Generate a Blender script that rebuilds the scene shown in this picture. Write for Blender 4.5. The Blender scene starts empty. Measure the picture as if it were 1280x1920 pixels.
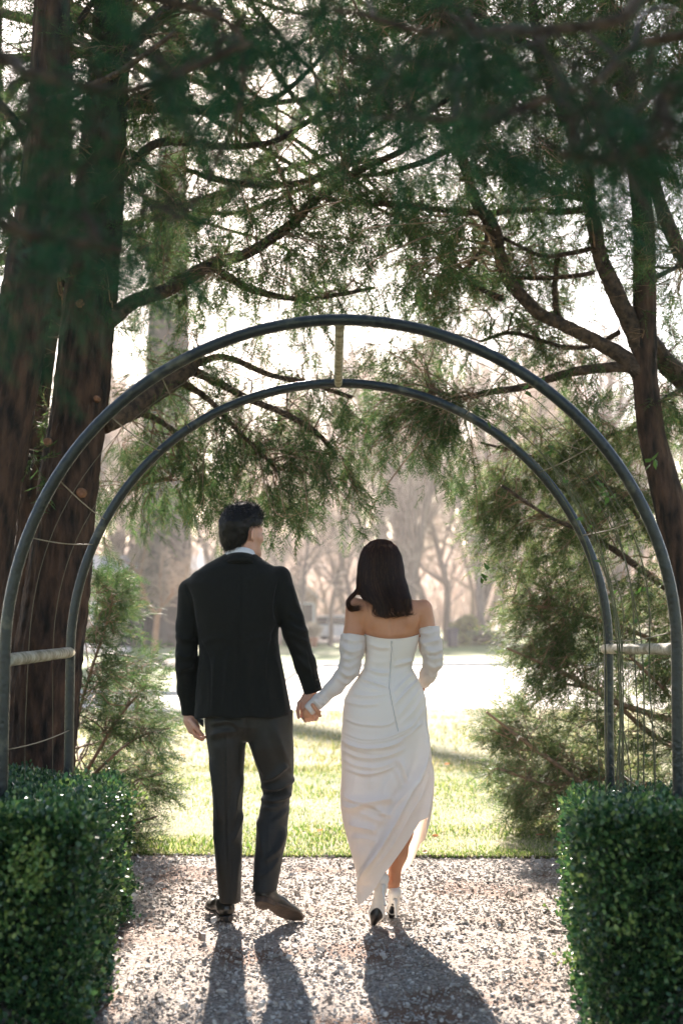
import bpy, math, random
import numpy as np
from mathutils import Vector, Matrix

random.seed(7)
rng = np.random.default_rng(7)
SC = bpy.context.scene
COL = SC.collection
R = math.radians

# ---------------------------------------------------------------- camera
FPX = 2667.0                      # focal length in photo pixels (1280 x 1920)
TH = math.atan(195 / FPX)         # camera pitched up, horizon at row 1155
CH = 1.36                         # camera height
cam_d = bpy.data.cameras.new('camera')
cam = bpy.data.objects.new('camera', cam_d); COL.objects.link(cam)
cam.location = (0, 0, CH); cam.rotation_euler = (R(90) + TH, 0, 0)
cam_d.sensor_fit = 'VERTICAL'; cam_d.sensor_height = 36; cam_d.sensor_width = 24
cam_d.lens = 36 * FPX / 1920
cam_d.clip_start = 0.05; cam_d.clip_end = 3000
cam_d.dof.use_dof = True; cam_d.dof.focus_distance = 6.7; cam_d.dof.aperture_fstop = 2.3
SC.camera = cam

# ---------------------------------------------------------------- light
SUN_EL, SUN_AZ = R(24.5), R(-4.5)
world = bpy.data.worlds.new('World'); SC.world = world; world.use_nodes = True
wn = world.node_tree.nodes; wl = world.node_tree.links
sky = wn.new('ShaderNodeTexSky'); sky.sky_type = 'NISHITA'; sky.sun_disc = False
sky.sun_elevation = SUN_EL; sky.sun_rotation = SUN_AZ; sky.altitude = 50
sky.air_density = 1.0; sky.dust_density = .7; sky.ozone_density = 1.0
bg = wn['Background']; wl.new(sky.outputs[0], bg.inputs[0]); bg.inputs[1].default_value = 0.065
sl = bpy.data.lights.new('sun', 'SUN'); sun = bpy.data.objects.new('sun', sl); COL.objects.link(sun)
sl.energy = 5.0; sl.angle = R(0.55); sl.color = (1.0, 0.945, 0.87)
sv = Vector((math.sin(SUN_AZ) * math.cos(SUN_EL), math.cos(SUN_AZ) * math.cos(SUN_EL), math.sin(SUN_EL)))
sun.rotation_euler = sv.to_track_quat('Z', 'Y').to_euler()
SC.view_settings.view_transform = 'Standard'; SC.view_settings.look = 'None'
SC.view_settings.exposure = 2.45; SC.view_settings.gamma = 1.0
SC.view_settings.use_white_balance = True; SC.view_settings.white_balance_temperature = 6950; SC.view_settings.white_balance_tint = 15
SC.render.engine = 'CYCLES'
cy = SC.cycles
cy.use_denoising = True; cy.max_bounces = 8; cy.diffuse_bounces = 3; cy.glossy_bounces = 2
cy.transmission_bounces = 4; cy.transparent_max_bounces = 6; cy.volume_bounces = 0
cy.use_adaptive_sampling = True; cy.adaptive_threshold = 0.02; cy.sample_clamp_indirect = 6

# ---------------------------------------------------------------- projection helpers
ST, CT = math.sin(TH), math.cos(TH)
def P(px, py, Y):                 # world point seen at photo pixel (px, py) at depth Y
    u = (px - 640) / FPX; v = (960 - py) / FPX
    t = Y / (CT - v * ST)
    return np.array((u * t, Y, CH + t * (ST + v * CT)))
def G(px, py, z=0.0):             # point of the ground seen at a pixel
    u = (px - 640) / FPX; v = (960 - py) / FPX
    t = (z - CH) / (ST + v * CT)
    return np.array((u * t, t * (CT - v * ST), z))
def PX(V):                        # photo pixel of world points
    x, y, z = V[:, 0], V[:, 1], V[:, 2] - CH
    dep = y * CT + z * ST; up = -y * ST + z * CT
    return np.stack((640 + FPX * x / dep, 960 - FPX * up / dep), 1)

# ---------------------------------------------------------------- noise
def _hash(ix, iy, iz):
    n = (ix * 374761393 + iy * 668265263 + iz * 2147483647 + 144665) & 0x7fffffff
    n = ((n ^ (n >> 13)) * 1274126177) & 0x7fffffff
    return ((n ^ (n >> 16)) & 0xffff) / 65535.0
def vnoise(p):                    # value noise in -1..1
    p = np.asarray(p, float); i = np.floor(p).astype(np.int64); f = p - i
    f = f * f * (3 - 2 * f); r = 0
    for a in (0, 1):
        for b in (0, 1):
            for c in (0, 1):
                w = (f[:, 0] if a else 1 - f[:, 0]) * (f[:, 1] if b else 1 - f[:, 1]) * (f[:, 2] if c else 1 - f[:, 2])
                r = r + w * _hash(i[:, 0] + a, i[:, 1] + b, i[:, 2] + c)
    return r * 2 - 1

# ---------------------------------------------------------------- objects
def mesh_of(name, V, Fs, smooth=True):
    me = bpy.data.meshes.new(name)
    V = np.ascontiguousarray(V, dtype=np.float32)
    if not isinstance(Fs, (list, tuple)): Fs = [Fs]
    Fs = [np.asarray(f, dtype=np.int32) for f in Fs if len(f)]
    nl = sum(f.size for f in Fs); npoly = sum(len(f) for f in Fs)
    me.vertices.add(len(V)); me.vertices.foreach_set('co', V.ravel())
    me.loops.add(nl); me.loops.foreach_set('vertex_index', np.concatenate([f.ravel() for f in Fs]))
    me.polygons.add(npoly)
    tot = np.concatenate([np.full(len(f), f.shape[1], np.int32) for f in Fs])
    st = np.concatenate(([0], np.cumsum(tot)[:-1])).astype(np.int32)
    me.polygons.foreach_set('loop_start', st)
    me.update(calc_edges=True)
    me.polygons.foreach_set('use_smooth', np.full(npoly, smooth, bool))
    me.validate(); me.update()
    return me
def mk(name, V, Fs, mat, parent=None, smooth=True, base=None, kind=None, label=None):
    if parent is not None: base = np.array(parent['_w'])
    V = np.asarray(V, float)
    if base is not None: V = V - np.asarray(base)
    me = mesh_of(name, V, Fs, smooth); me.materials.append(mat)
    o = bpy.data.objects.new(name, me); COL.objects.link(o)
    if parent is not None:
        o.parent = parent; o['_w'] = tuple(base)
    else:
        b = (0, 0, 0) if base is None else base
        o.location = b; o['_w'] = tuple(float(q) for q in b)
    if kind: o['kind'] = kind
    if label: o['label'] = label
    return o
def thing(name, label, cat, loc, group=None):
    o = bpy.data.objects.new(name, None); COL.objects.link(o); o.empty_display_size = 0.2
    o.location = loc; o['_w'] = tuple(float(q) for q in loc); o['label'] = label; o['category'] = cat
    if group: o['group'] = group
    return o
def tag(o, label, cat, group=None):
    o['label'] = label; o['category'] = cat
    if group: o['group'] = group
    return o
class MB:                         # collects pieces into one mesh
    def __init__(s): s.V = []; s.F = {3: [], 4: []}; s.n = 0
    def add(s, V, Fs):
        V = np.asarray(V, float)
        if not isinstance(Fs, (list, tuple)): Fs = [Fs]
        for f in Fs:
            f = np.asarray(f)
            if len(f): s.F[f.shape[1]].append(f + s.n)
        s.V.append(V); s.n += len(V); return s
    def faces(s): return [np.concatenate(v) for v in s.F.values() if v]
    def mk(s, name, mat, parent=None, smooth=True, **k):
        return mk(name, np.concatenate(s.V), s.faces(), mat, parent, smooth, **k)
def catmull(pts, n):
    p = np.asarray(pts, float); p = np.vstack((2 * p[0] - p[1], p, 2 * p[-1] - p[-2])); out = []
    for i in range(1, len(p) - 2):
        t = np.linspace(0, 1, n, endpoint=False)[:, None]
        a, b, c, d = p[i - 1], p[i], p[i + 1], p[i + 2]
        out.append(.5 * (2 * b + (c - a) * t + (2 * a - 5 * b + 4 * c - d) * t * t + (3 * b - a - 3 * c + d) * t ** 3))
    out.append(p[-2][None]); return np.vstack(out)
def tube(pts, rad, n=6, cap=True, bump=None, squash=1.0):
    p = np.asarray(pts, float); m = len(p); rad = np.broadcast_to(np.asarray(rad, float), (m,))
    t = np.gradient(p, axis=0); t /= np.linalg.norm(t, axis=1, keepdims=True) + 1e-9
    ref = np.array((0., 0., 1.)) if abs(t[m // 2, 2]) < .8 else np.array((0., 1., 0.))
    if n >= 8:                    # carry one frame along the curve
        u = np.empty_like(t); q = np.cross(t[0], ref if abs(t[0] @ ref) < .9 else np.array((0., 1., 0.)))
        for i_ in range(m): q = q - t[i_] * (q @ t[i_]); q /= np.linalg.norm(q) + 1e-9; u[i_] = q
    else: u = np.cross(t, ref); u /= np.linalg.norm(u, axis=1, keepdims=True) + 1e-9
    w = np.cross(t, u)
    a = np.linspace(0, 2 * np.pi, n, endpoint=False)
    rr = rad[:, None] * np.ones(n)
    V = p[:, None] + rr[..., None] * (np.cos(a)[None, :, None] * u[:, None] + squash * np.sin(a)[None, :, None] * w[:, None])
    if bump is not None:
        d = V - p[:, None]; V = p[:, None] + d * (1 + bump(V.reshape(-1, 3), np.tile(a, m), np.repeat(np.arange(m), n)).reshape(m, n, 1))
    V = V.reshape(-1, 3)
    i = np.arange(m - 1)[:, None] * n; j = np.arange(n)[None]; k = (j + 1) % n
    F = np.stack((i + j, i + k, i + n + k, i + n + j), -1).reshape(-1, 4)
    Fs = [F]
    if cap:
        V = np.vstack((V, p[:1], p[-1:])); c = len(V) - 2
        jj = np.arange(n); kk = (jj + 1) % n
        Fs.append(np.stack((np.full(n, c), kk, jj), 1)); o = (m - 1) * n
        Fs.append(np.stack((np.full(n, c + 1), o + jj, o + kk), 1))
    return V, Fs
def box(lo, hi):
    lo, hi = np.asarray(lo, float), np.asarray(hi, float)
    V = np.array([[(lo, hi)[a][0], (lo, hi)[b][1], (lo, hi)[c][2]] for a in (0, 1) for b in (0, 1) for c in (0, 1)])
    F = np.array([(0, 1, 3, 2), (4, 6, 7, 5), (0, 4, 5, 1), (2, 3, 7, 6), (0, 2, 6, 4), (1, 5, 7, 3)])
    return V, F
def prism(poly, z0, z1):          # poly: (n,2) xy counter-clockwise
    p = np.asarray(poly, float); n = len(p)
    V = np.vstack((np.c_[p, np.full(n, z0)], np.c_[p, np.full(n, z1)]))
    j = np.arange(n); k = (j + 1) % n
    F4 = np.stack((j, k, n + k, n + j), 1)
    T = [(0, i + 1, i) for i in range(1, n - 1)] + [(n, n + i, n + i + 1) for i in range(1, n - 1)]
    return V, [F4, np.array(T)]

# ---------------------------------------------------------------- materials
def lin(c): return tuple(((x / 255) / 12.92 if x / 255 <= .04045 else ((x / 255 + .055) / 1.055) ** 2.4) for x in c) + (1,)
def M(name, c1, c2=None, scale=8, rough=.7, bump=0, bscale=None, stretch=(1, 1, 1), transl=0, tcol=None, island=None, detail=5, spec=.5,
      metal=0, contrast=(.35, .65), sheen=0, c3=None, s3=2, c3r=(.55, .7), coord='Object'):
    m = bpy.data.materials.new(name); m.use_nodes = True; nt = m.node_tree; N = nt.nodes; L = nt.links
    b = N['Principled BSDF']; out = N['Material Output']
    b.inputs['Roughness'].default_value = rough; b.inputs['Metallic'].default_value = metal
    b.inputs['Specular IOR Level'].default_value = spec
    if sheen: b.inputs['Sheen Weight'].default_value = sheen; b.inputs['Sheen Roughness'].default_value = .4
    tc = N.new('ShaderNodeTexCoord'); mp = N.new('ShaderNodeMapping'); mp.inputs['Scale'].default_value = stretch
    L.new(tc.outputs[coord], mp.inputs['Vector'])
    c1 = tuple(c1) + (1,) if len(c1) == 3 else c1
    src = None
    if c2 is not None:
        c2 = tuple(c2) + (1,) if len(c2) == 3 else c2
        nz = N.new('ShaderNodeTexNoise'); nz.inputs['Scale'].default_value = scale; nz.inputs['Detail'].default_value = detail
        L.new(mp.outputs[0], nz.inputs['Vector'])
        cr = N.new('ShaderNodeValToRGB'); cr.color_ramp.elements[0].position = contrast[0]; cr.color_ramp.elements[1].position = contrast[1]
        cr.color_ramp.elements[0].color = c1; cr.color_ramp.elements[1].color = c2
        L.new(nz.outputs['Fac'], cr.inputs[0]); src = cr.outputs[0]
    if island:                    # list of (pos, colour): a colour for each loose piece
        ge = N.new('ShaderNodeNewGeometry'); ir = N.new('ShaderNodeValToRGB'); el = ir.color_ramp.elements
        while len(el) < len(island): el.new(.5)
        for e, (q, c) in zip(el, island): e.position = q; e.color = tuple(c) + (1,)
        L.new(ge.outputs['Random Per Island'], ir.inputs[0])
        if src is None: src = ir.outputs[0]
        else:
            mx = N.new('ShaderNodeMix'); mx.data_type = 'RGBA'; mx.blend_type = 'MULTIPLY'; mx.inputs[0].default_value = 1
            L.new(src, mx.inputs[6]); L.new(ir.outputs[0], mx.inputs[7]); src = mx.outputs[2]
    if c3 is not None:
        n3 = N.new('ShaderNodeTexNoise'); n3.inputs['Scale'].default_value = s3; n3.inputs['Detail'].default_value = 4
        L.new(mp.outputs[0], n3.inputs['Vector'])
        r3 = N.new('ShaderNodeMapRange'); r3.inputs[1].default_value = c3r[0]; r3.inputs[2].default_value = c3r[1]
        L.new(n3.outputs['Fac'], r3.inputs[0])
        mx = N.new('ShaderNodeMix'); mx.data_type = 'RGBA'; L.new(r3.outputs[0], mx.inputs[0])
        if src is not None: L.new(src, mx.inputs[6])
        else: mx.inputs[6].default_value = c1
        mx.inputs[7].default_value = tuple(c3) + (1,); src = mx.outputs[2]
    if src is not None: L.new(src, b.inputs['Base Color'])
    else: b.inputs['Base Color'].default_value = c1
    if bump:
        bz = N.new('ShaderNodeTexNoise'); bz.inputs['Scale'].default_value = bscale or scale * 3; bz.inputs['Detail'].default_value = 6
        L.new(mp.outputs[0], bz.inputs['Vector'])
        bp = N.new('ShaderNodeBump'); bp.inputs['Strength'].default_value = min(1, bump); bp.inputs['Distance'].default_value = .02 * max(1, bump)
        L.new(bz.outputs['Fac'], bp.inputs['Height']); L.new(bp.outputs[0], b.inputs['Normal'])
    if transl:
        tr = N.new('ShaderNodeBsdfTranslucent'); ms = N.new('ShaderNodeMixShader'); ms.inputs[0].default_value = transl
        if tcol is not None: tr.inputs[0].default_value = tuple(tcol) + (1,)
        elif src is not None: L.new(src, tr.inputs[0])
        else: tr.inputs[0].default_value = c1
        L.new(b.outputs[0], ms.inputs[1]); L.new(tr.outputs[0], ms.inputs[2]); L.new(ms.outputs[0], out.inputs['Surface'])
    return m
MAT = dict(
    lawn=M('lawn_soil', (.08, .10, .028), (.22, .20, .08), 1.2, .95, .6, 60, detail=9, c3=(.26, .23, .12), s3=.35, c3r=(.42, .62)),
    gravel=M('gravel_base', (.17, .13, .105), (.42, .37, .32), 60, .95, 1.0, 90, detail=8, c3=(.17, .095, .06), s3=1.6, c3r=(.52, .62)),
    stone=M('gravel_stone', (.85, .85, .85), (1, 1, 1), 40, .85, .4, 150, island=[(0, (.20, .17, .145)), (.25, (.37, .335, .30)), (.65, (.52, .48, .44)), (1, (.68, .64, .59))]),
    needle=M('fallen_needles', (.20, .10, .06), rough=.8, island=[(0, (.11, .055, .035)), (.6, (.24, .13, .08)), (1, (.40, .27, .17))]),
    edging=M('path_edging', (.05, .028, .02), (.12, .06, .04), 30, .85, .5, 80),
    drive=M('pale_drive', (.38, .34, .29), (.50, .45, .38), 3, .9, .3, 60, detail=8),
    farlawn=M('far_lawn', (.07, .13, .025), (.20, .26, .07), .5, .95, .5, 30, detail=8, c3=(.36, .33, .17), s3=.12, c3r=(.5, .62)),
    drygrass=M('dry_grass', (.3, .3, .1), rough=.6, transl=.45, spec=.3, island=[(0, (.10, .15, .035)), (.4, (.22, .24, .08)), (.7, (.40, .36, .17)), (1, (.56, .49, .29))]),
    kerb=M('kerb_concrete', (.42, .41, .40), (.55, .54, .52), 6, .9, .3, 60),
    mulch=M('mulch', (.02, .015, .012), (.06, .045, .035), 25, .95, 1.0, 60),
    grass=M('grass_blades', (.12, .17, .04), rough=.6, transl=.45, spec=.3, island=[(0, (.06, .13, .02)), (.50, (.15, .25, .04)), (.74, (.34, .36, .11)), (1, (.58, .52, .30))]),
    metal=M('arch_paint', (.005, .010, .010), (.011, .019, .019), 14, .32, .25, 60, spec=.5, c3=(.10, .10, .07), s3=9, c3r=(.60, .75)),
    bar=M('weathered_bar', (.17, .15, .09), (.42, .39, .31), 22, .7, .5, 70),
    wire=M('garden_wire', (.12, .10, .06), rough=.5, metal=.3),
    boxleaf=M('box_leaf', (.03, .06, .02), rough=.32, transl=.22, spec=.55, island=[(0, (.010, .042, .016)), (.40, (.024, .080, .028)), (.78, (.060, .14, .042)), (1, (.20, .28, .08))]),
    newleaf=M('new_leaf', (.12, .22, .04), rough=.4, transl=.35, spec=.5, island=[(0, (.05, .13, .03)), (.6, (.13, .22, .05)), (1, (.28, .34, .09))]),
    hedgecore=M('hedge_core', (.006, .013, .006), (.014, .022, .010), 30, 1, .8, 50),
    cedarleaf=M('cedar_foliage', (.05, .08, .03), rough=.62, transl=.58, spec=.25, island=[(0, (.032, .072, .028)), (.5, (.060, .115, .038)), (.85, (.09, .135, .045)), (1, (.16, .13, .06))]),
    shrubleaf=M('olive_foliage', (.08, .10, .04), rough=.6, transl=.6, spec=.3, island=[(0, (.045, .085, .032)), (.5, (.09, .145, .05)), (.85, (.16, .19, .075)), (1, (.27, .20, .11))]),
    bark=M('cedar_bark', (.007, .0045, .003), (.075, .040, .025), 20, .95, 1.0, 34, stretch=(1, 1, .3), detail=10),
    bark2=M('limb_bark', (.022, .015, .011), (.105, .068, .046), 26, .9, 1.0, 60, detail=8),
    twig=M('twig_bark', (.13, .08, .05), (.32, .20, .125), 20, .85),  # bark lightened: the sun on the twigs is put into its colour
    darktwig=M('dark_twig', (.02, .015, .01), (.05, .035, .025), 20, .85),  # darker copy for the near boughs' twigs, their shade put into the colour
    shadeleaf=M('shade_foliage', (.02, .05, .03), rough=.6, transl=.4, spec=.2, island=[(0, (.006, .034, .016)), (.6, (.014, .062, .028)), (1, (.035, .10, .045))]),  # darker cedar foliage for the near boughs; their shade is put into the colour
    cut=M('sawn_wood', (.16, .07, .035), (.26, .12, .065), 60, .8),
    vine=M('vine_stem', (.05, .065, .03), (.11, .10, .05), 30, .8),
    vineleaf=M('vine_leaf', (.06, .13, .025), rough=.5, transl=.5),
    pale_bark=M('pale_bark', (.13, .10, .085), (.24, .19, .155), 3, .9, .6, 12, stretch=(1, 1, .3)),
    dark_bark=M('old_bark', (.008, .007, .007), (.10, .083, .070), 2.6, .95, 1.0, 8, stretch=(1, 1, .35), detail=10),
    red_bark=M('smooth_red_bark', (.26, .12, .075), (.38, .21, .13), 4, .7, .2, 20),
    baretwig=M('bare_twigs', (.36, .28, .22), rough=.8, transl=.4, island=[(0, (.34, .26, .215)), (1, (.66, .54, .46))]),
    wall=M('house_wall', (.44, .33, .25), (.52, .40, .31), 2, .9),
    roof=M('pale_roof', (.42, .37, .31), (.52, .46, .40), 3, .9, .2),
    roofb=M('blue_grey_roof', (.22, .25, .29), (.30, .33, .37), 2, .8, .2),
    glass=M('window_glass', (.04, .05, .06), rough=.1),
    white=M('white_paint', (.75, .74, .72), rough=.4),
    bin=M('dark_bin', (.015, .020, .035), (.03, .035, .05), 4, .5),
    terracotta=M('terracotta', (.35, .14, .08), (.45, .20, .12), 8, .85),
    plume=M('dry_plumes', (.5, .42, .32), rough=.8, transl=.4),
    bush=M('bush_leaf', (.12, .17, .04), rough=.5, transl=.4, island=[(0, (.05, .09, .02)), (.5, (.13, .19, .04)), (1, (.30, .34, .09))]),
    leafdry=M('dry_leaf', (.42, .15, .06), (.55, .27, .13), 30, .7, .2, transl=.4),
    wool=M('black_wool', (.0045, .0050, .0038), (.0065, .0072, .0054), 60, .75, .25, 900, spec=.2, sheen=.10),
    trouser=M('charcoal_wool', (.015, .0138, .0105), (.020, .0185, .014), 60, .52, .25, 900, spec=.35, sheen=.08),
    shirt=M('shirt_cotton', (.74, .73, .74), rough=.8, transl=.1),
    lining=M('jacket_lining', (.35, .32, .27), rough=.5),
    button=M('black_button', (.01, .01, .01), rough=.25),
    leather=M('black_leather', (.012, .011, .009), (.020, .018, .014), 20, .28, .15, 60, spec=.6),
    sole=M('brown_sole', (.045, .028, .019), (.085, .056, .038), 30, .7, .4, 90),
    skin=M('skin_light', (.52, .27, .19), (.60, .33, .24), 12, .5, .1, 200, spec=.4),
    skin2=M('skin_tan', (.46, .20, .105), (.55, .26, .145), 8, .45, .08, 200, spec=.45),
    hair=M('black_hair', (.003, .0022, .0016), (.006, .004, .003), 30, .5, spec=.25),
    hair2=M('dark_brown_hair', (.010, .0055, .004), rough=.42, spec=.18, transl=.2, tcol=(.30, .12, .05), island=[(0, (.005, .0028, .0018)), (.5, (.014, .0072, .004)), (.82, (.036, .017, .008)), (1, (.10, .042, .018))]),
    satin=M('ivory_crepe', (.86, .80, .73), (.90, .845, .78), 5, .34, .12, 700, spec=.5, transl=.26, tcol=(.92, .80, .66), sheen=.1),
    sheer=M('white_sleeve', (.82, .79, .76), (.87, .84, .81), 6, .5, .1, 500, spec=.4, transl=.40, tcol=(.90, .82, .74)),
    zip=M('zip_tape', (.42, .41, .40), rough=.5),
    pump=M('ivory_leather', (.74, .71, .66), rough=.3, spec=.5),
    black=M('black_sole', (.008, .008, .009), rough=.35),
    eye=M('eye_white', (.75, .72, .70), rough=.2),
)
# skin: a little subsurface light
for k in ('skin', 'skin2'):
    b = MAT[k].node_tree.nodes['Principled BSDF']; b.inputs['Subsurface Weight'].default_value = .15
    b.inputs['Subsurface Radius'].default_value = (.02, .008, .004); b.inputs['Subsurface Scale'].default_value = 1.0

# ---------------------------------------------------------------- implicit surfaces
def smin(a, b, k):
    h = np.clip(.5 + .5 * (b - a) / k, 0, 1); return b + (a - b) * h - k * h * (1 - h)
def smax(a, b, k): return -smin(-a, -b, k)
def cone(p, a, b, ra, rb, sq=None):
    a = np.asarray(a, float); b = np.asarray(b, float); ab = b - a
    t = np.clip(((p - a) @ ab) / (ab @ ab + 1e-12), 0, 1); q = p - (a + t[:, None] * ab)
    if sq is not None: q = q / np.asarray(sq)
    return np.sqrt((q * q).sum(1)) - (ra + t * (rb - ra))
def chain(p, pts, rad, k=.012, endcut=False, startcut=False, sq=None):
    d = None
    for i in range(len(pts) - 1):
        c = cone(p, pts[i], pts[i + 1], rad[i], rad[i + 1], sq); d = c if d is None else smin(d, c, k)
    if endcut:
        ax = np.asarray(pts[-1]) - np.asarray(pts[-2]); ax = ax / np.linalg.norm(ax); d = smax(d, (p - pts[-1]) @ ax, .004)
    if startcut:
        ax = np.asarray(pts[0]) - np.asarray(pts[1]); ax = ax / np.linalg.norm(ax); d = smax(d, (p - pts[0]) @ ax, .004)
    return d
def ell(p, c, r):
    q = (p - np.asarray(c)) / np.asarray(r); k0 = np.sqrt((q * q).sum(1)) + 1e-9
    q2 = q / np.asarray(r); k1 = np.sqrt((q2 * q2).sum(1)) + 1e-9
    return k0 * (k0 - 1) / k1
def prof(p, z, cx, cy_, a, b, n=2.2, cut=True, k=.006):
    """a stack of superelliptic sections; z ascending"""
    X = np.interp(p[:, 2], z, cx); Yc = np.interp(p[:, 2], z, cy_)
    A = np.interp(p[:, 2], z, a); B = np.interp(p[:, 2], z, b)
    q = (np.abs((p[:, 0] - X) / A) ** n + np.abs((p[:, 1] - Yc) / B) ** n + 1e-9) ** (1 / n)
    d = (q - 1) * np.minimum(A, B) * .9
    if cut: d = smax(smax(d, p[:, 2] - z[-1], k), z[0] - p[:, 2], k)
    return d
def sdf_mesh(f, lo, hi, h):
    ax = [np.arange(lo[i], hi[i] + h, h) for i in range(3)]
    nx, ny, nz = map(len, ax)
    V = np.empty((nx, ny, nz), np.float32)
    yz = np.stack(np.meshgrid(ax[1], ax[2], indexing='ij'), -1).reshape(-1, 2)
    step = max(1, 400000 // len(yz))
    for i in range(0, nx, step):
        xs = ax[0][i:i + step]
        p = np.empty((len(xs), len(yz), 3)); p[:, :, 0] = xs[:, None]; p[:, :, 1:] = yz
        V[i:i + len(xs)] = f(p.reshape(-1, 3)).reshape(len(xs), ny, nz)
    V[0] = V[-1] = 1; V[:, 0] = V[:, -1] = 1; V[:, :, 0] = V[:, :, -1] = 1
    ins = V < 0
    cn = np.zeros((nx - 1, ny - 1, nz - 1), np.int8)
    sl_ = lambda a, n: slice(a, n - 1 + a)
    for a in (0, 1):
        for b in (0, 1):
            for c in (0, 1): cn += ins[sl_(a, nx), sl_(b, ny), sl_(c, nz)]
    act = np.argwhere((cn > 0) & (cn < 8)); idx = np.full(cn.shape, -1, np.int32); idx[tuple(act.T)] = np.arange(len(act))
    acc = np.zeros((len(act), 3)); cnt = np.zeros(len(act))
    for axis in range(3):
        o1, o2 = [k for k in range(3) if k != axis]
        for a in (0, 1):
            for b in (0, 1):
                s = act.copy(); s[:, o1] += a; s[:, o2] += b; e = s.copy(); e[:, axis] += 1
                v0 = V[tuple(s.T)]; v1 = V[tuple(e.T)]; m = (v0 < 0) != (v1 < 0)
                t = v0 / (v0 - v1 + 1e-20); q = s.astype(float); q[:, axis] += t
                acc[m] += q[m]; cnt[m] += 1
    vs = acc / cnt[:, None] * h + np.array([a[0] for a in ax])
    F = []
    for axis in range(3):
        o1, o2 = [(1, 2), (2, 0), (0, 1)][axis]
        sh = [slice(None)] * 3; s0 = list(sh); s1 = list(sh); s0[axis] = slice(0, -1); s1[axis] = slice(1, None)
        m = ins[tuple(s0)] != ins[tuple(s1)]; e = np.argwhere(m)
        e = e[(e[:, o1] > 0) & (e[:, o2] > 0)]
        fl = ins[tuple(s0)][tuple(e.T)]
        c = [e.copy() for _ in range(4)]
        c[1][:, o1] -= 1; c[2][:, o1] -= 1; c[2][:, o2] -= 1; c[3][:, o2] -= 1
        q = np.stack([idx[tuple(k.T)] for k in c], 1)
        q[~fl] = q[~fl][:, ::-1]; F.append(q)
    F = np.concatenate(F); F = F[(F >= 0).all(1)]
    return vs, F
def vnormals(V, F):
    a = V[F[:, 2]] - V[F[:, 0]]; b = V[F[:, 3]] - V[F[:, 1]]; n = np.cross(a, b); N = np.zeros_like(V)
    for k in range(4): np.add.at(N, F[:, k], n)
    return N / (np.linalg.norm(N, axis=1, keepdims=True) + 1e-12)
def smooth_mesh(V, F, it=2):
    for _ in range(it):
        S = np.zeros_like(V); C = np.zeros(len(V))
        for k in range(4):
            for j in (1, 3): np.add.at(S, F[:, k], V[F[:, (k + j) % 4]]); np.add.at(C, F[:, k], 1)
        V = V * .5 + .5 * S / C[:, None]
    return V
def polydist(Q, pts):
    pts = np.asarray(pts, float); best = np.full(len(Q), 1e9); par = np.zeros(len(Q)); side = np.zeros(len(Q)); L = len(pts) - 1
    for i in range(L):
        a, b = pts[i], pts[i + 1]; ab = b - a; t = np.clip(((Q - a) @ ab) / (ab @ ab + 1e-9), 0, 1)
        r = Q - (a + t[:, None] * ab); d = np.hypot(r[:, 0], r[:, 1]); m = d < best
        best[m] = d[m]; par[m] = (i + t[m]) / L; side[m] = np.sign(ab[0] * r[m, 1] - ab[1] * r[m, 0])
    return best, par, side
def folds(V, N, ridges, facing=True):
    """raise ridges (or sink grooves) along curves over the side of the cloth turned to the path's near end"""
    Q = PX(V); w0 = np.clip((.35 - N[:, 1]) / .5, 0, 1) if facing else np.ones(len(V)); D = np.zeros(len(V))
    for rd in ridges:
        pts, amp, wd = rd[:3]
        pts = np.asarray(pts, float)
        if len(pts) > 2: pts = catmull(pts, 5)
        st = len(rd) > 3; ext = wd * (9 if st else 3); lo, hi = pts.min(0) - ext, pts.max(0) + ext
        m = ((Q > lo) & (Q < hi)).all(1)
        if not m.any(): continue
        d, t, s = polydist(Q[m], pts)
        env = np.clip(np.minimum(t, 1 - t) * 5, 0, 1) ** .7
        if st: D[m] += amp * env * np.where(s * rd[3] > 0, np.clip(d / (wd * .35), 0, 1) * np.exp(-d / (wd * 3)), 0); continue
        if wd >= 6: amp = amp * 1.35
        D[m] += amp * env * (np.exp(-(d / wd) ** 1.35) - .35 * np.exp(-((d * s - 1.7 * wd) / (1.2 * wd)) ** 2))
    return V + N * (D * w0)[:, None]
# ================================================================ the groom
YM = 6.46
SM = YM / FPX
def mp(x, y, dy=0.0): return P(x, y, YM + dy)
def rows(rs, ref, Y):
    """(row, xleft, xright, half depth, depth offset) -> section tables, z ascending"""
    rs = sorted(rs, key=lambda r: -r[0]); z = []; cx = []; cyy = []; a = []; b = []
    for r in rs:
        l = P(r[1], r[0], Y); q = P(r[2], r[0], Y)
        z.append(l[2]); cx.append((l[0] + q[0]) / 2); a.append((q[0] - l[0]) / 2); b.append(r[3]); cyy.append(Y + (r[4] if len(r) > 4 else 0))
    return z, cx, cyy, a, b
man = thing('person', 'man in a dark suit walking away hand in hand with the woman in white', 'person', (G(450, 1728)[0], YM, 0))

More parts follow.
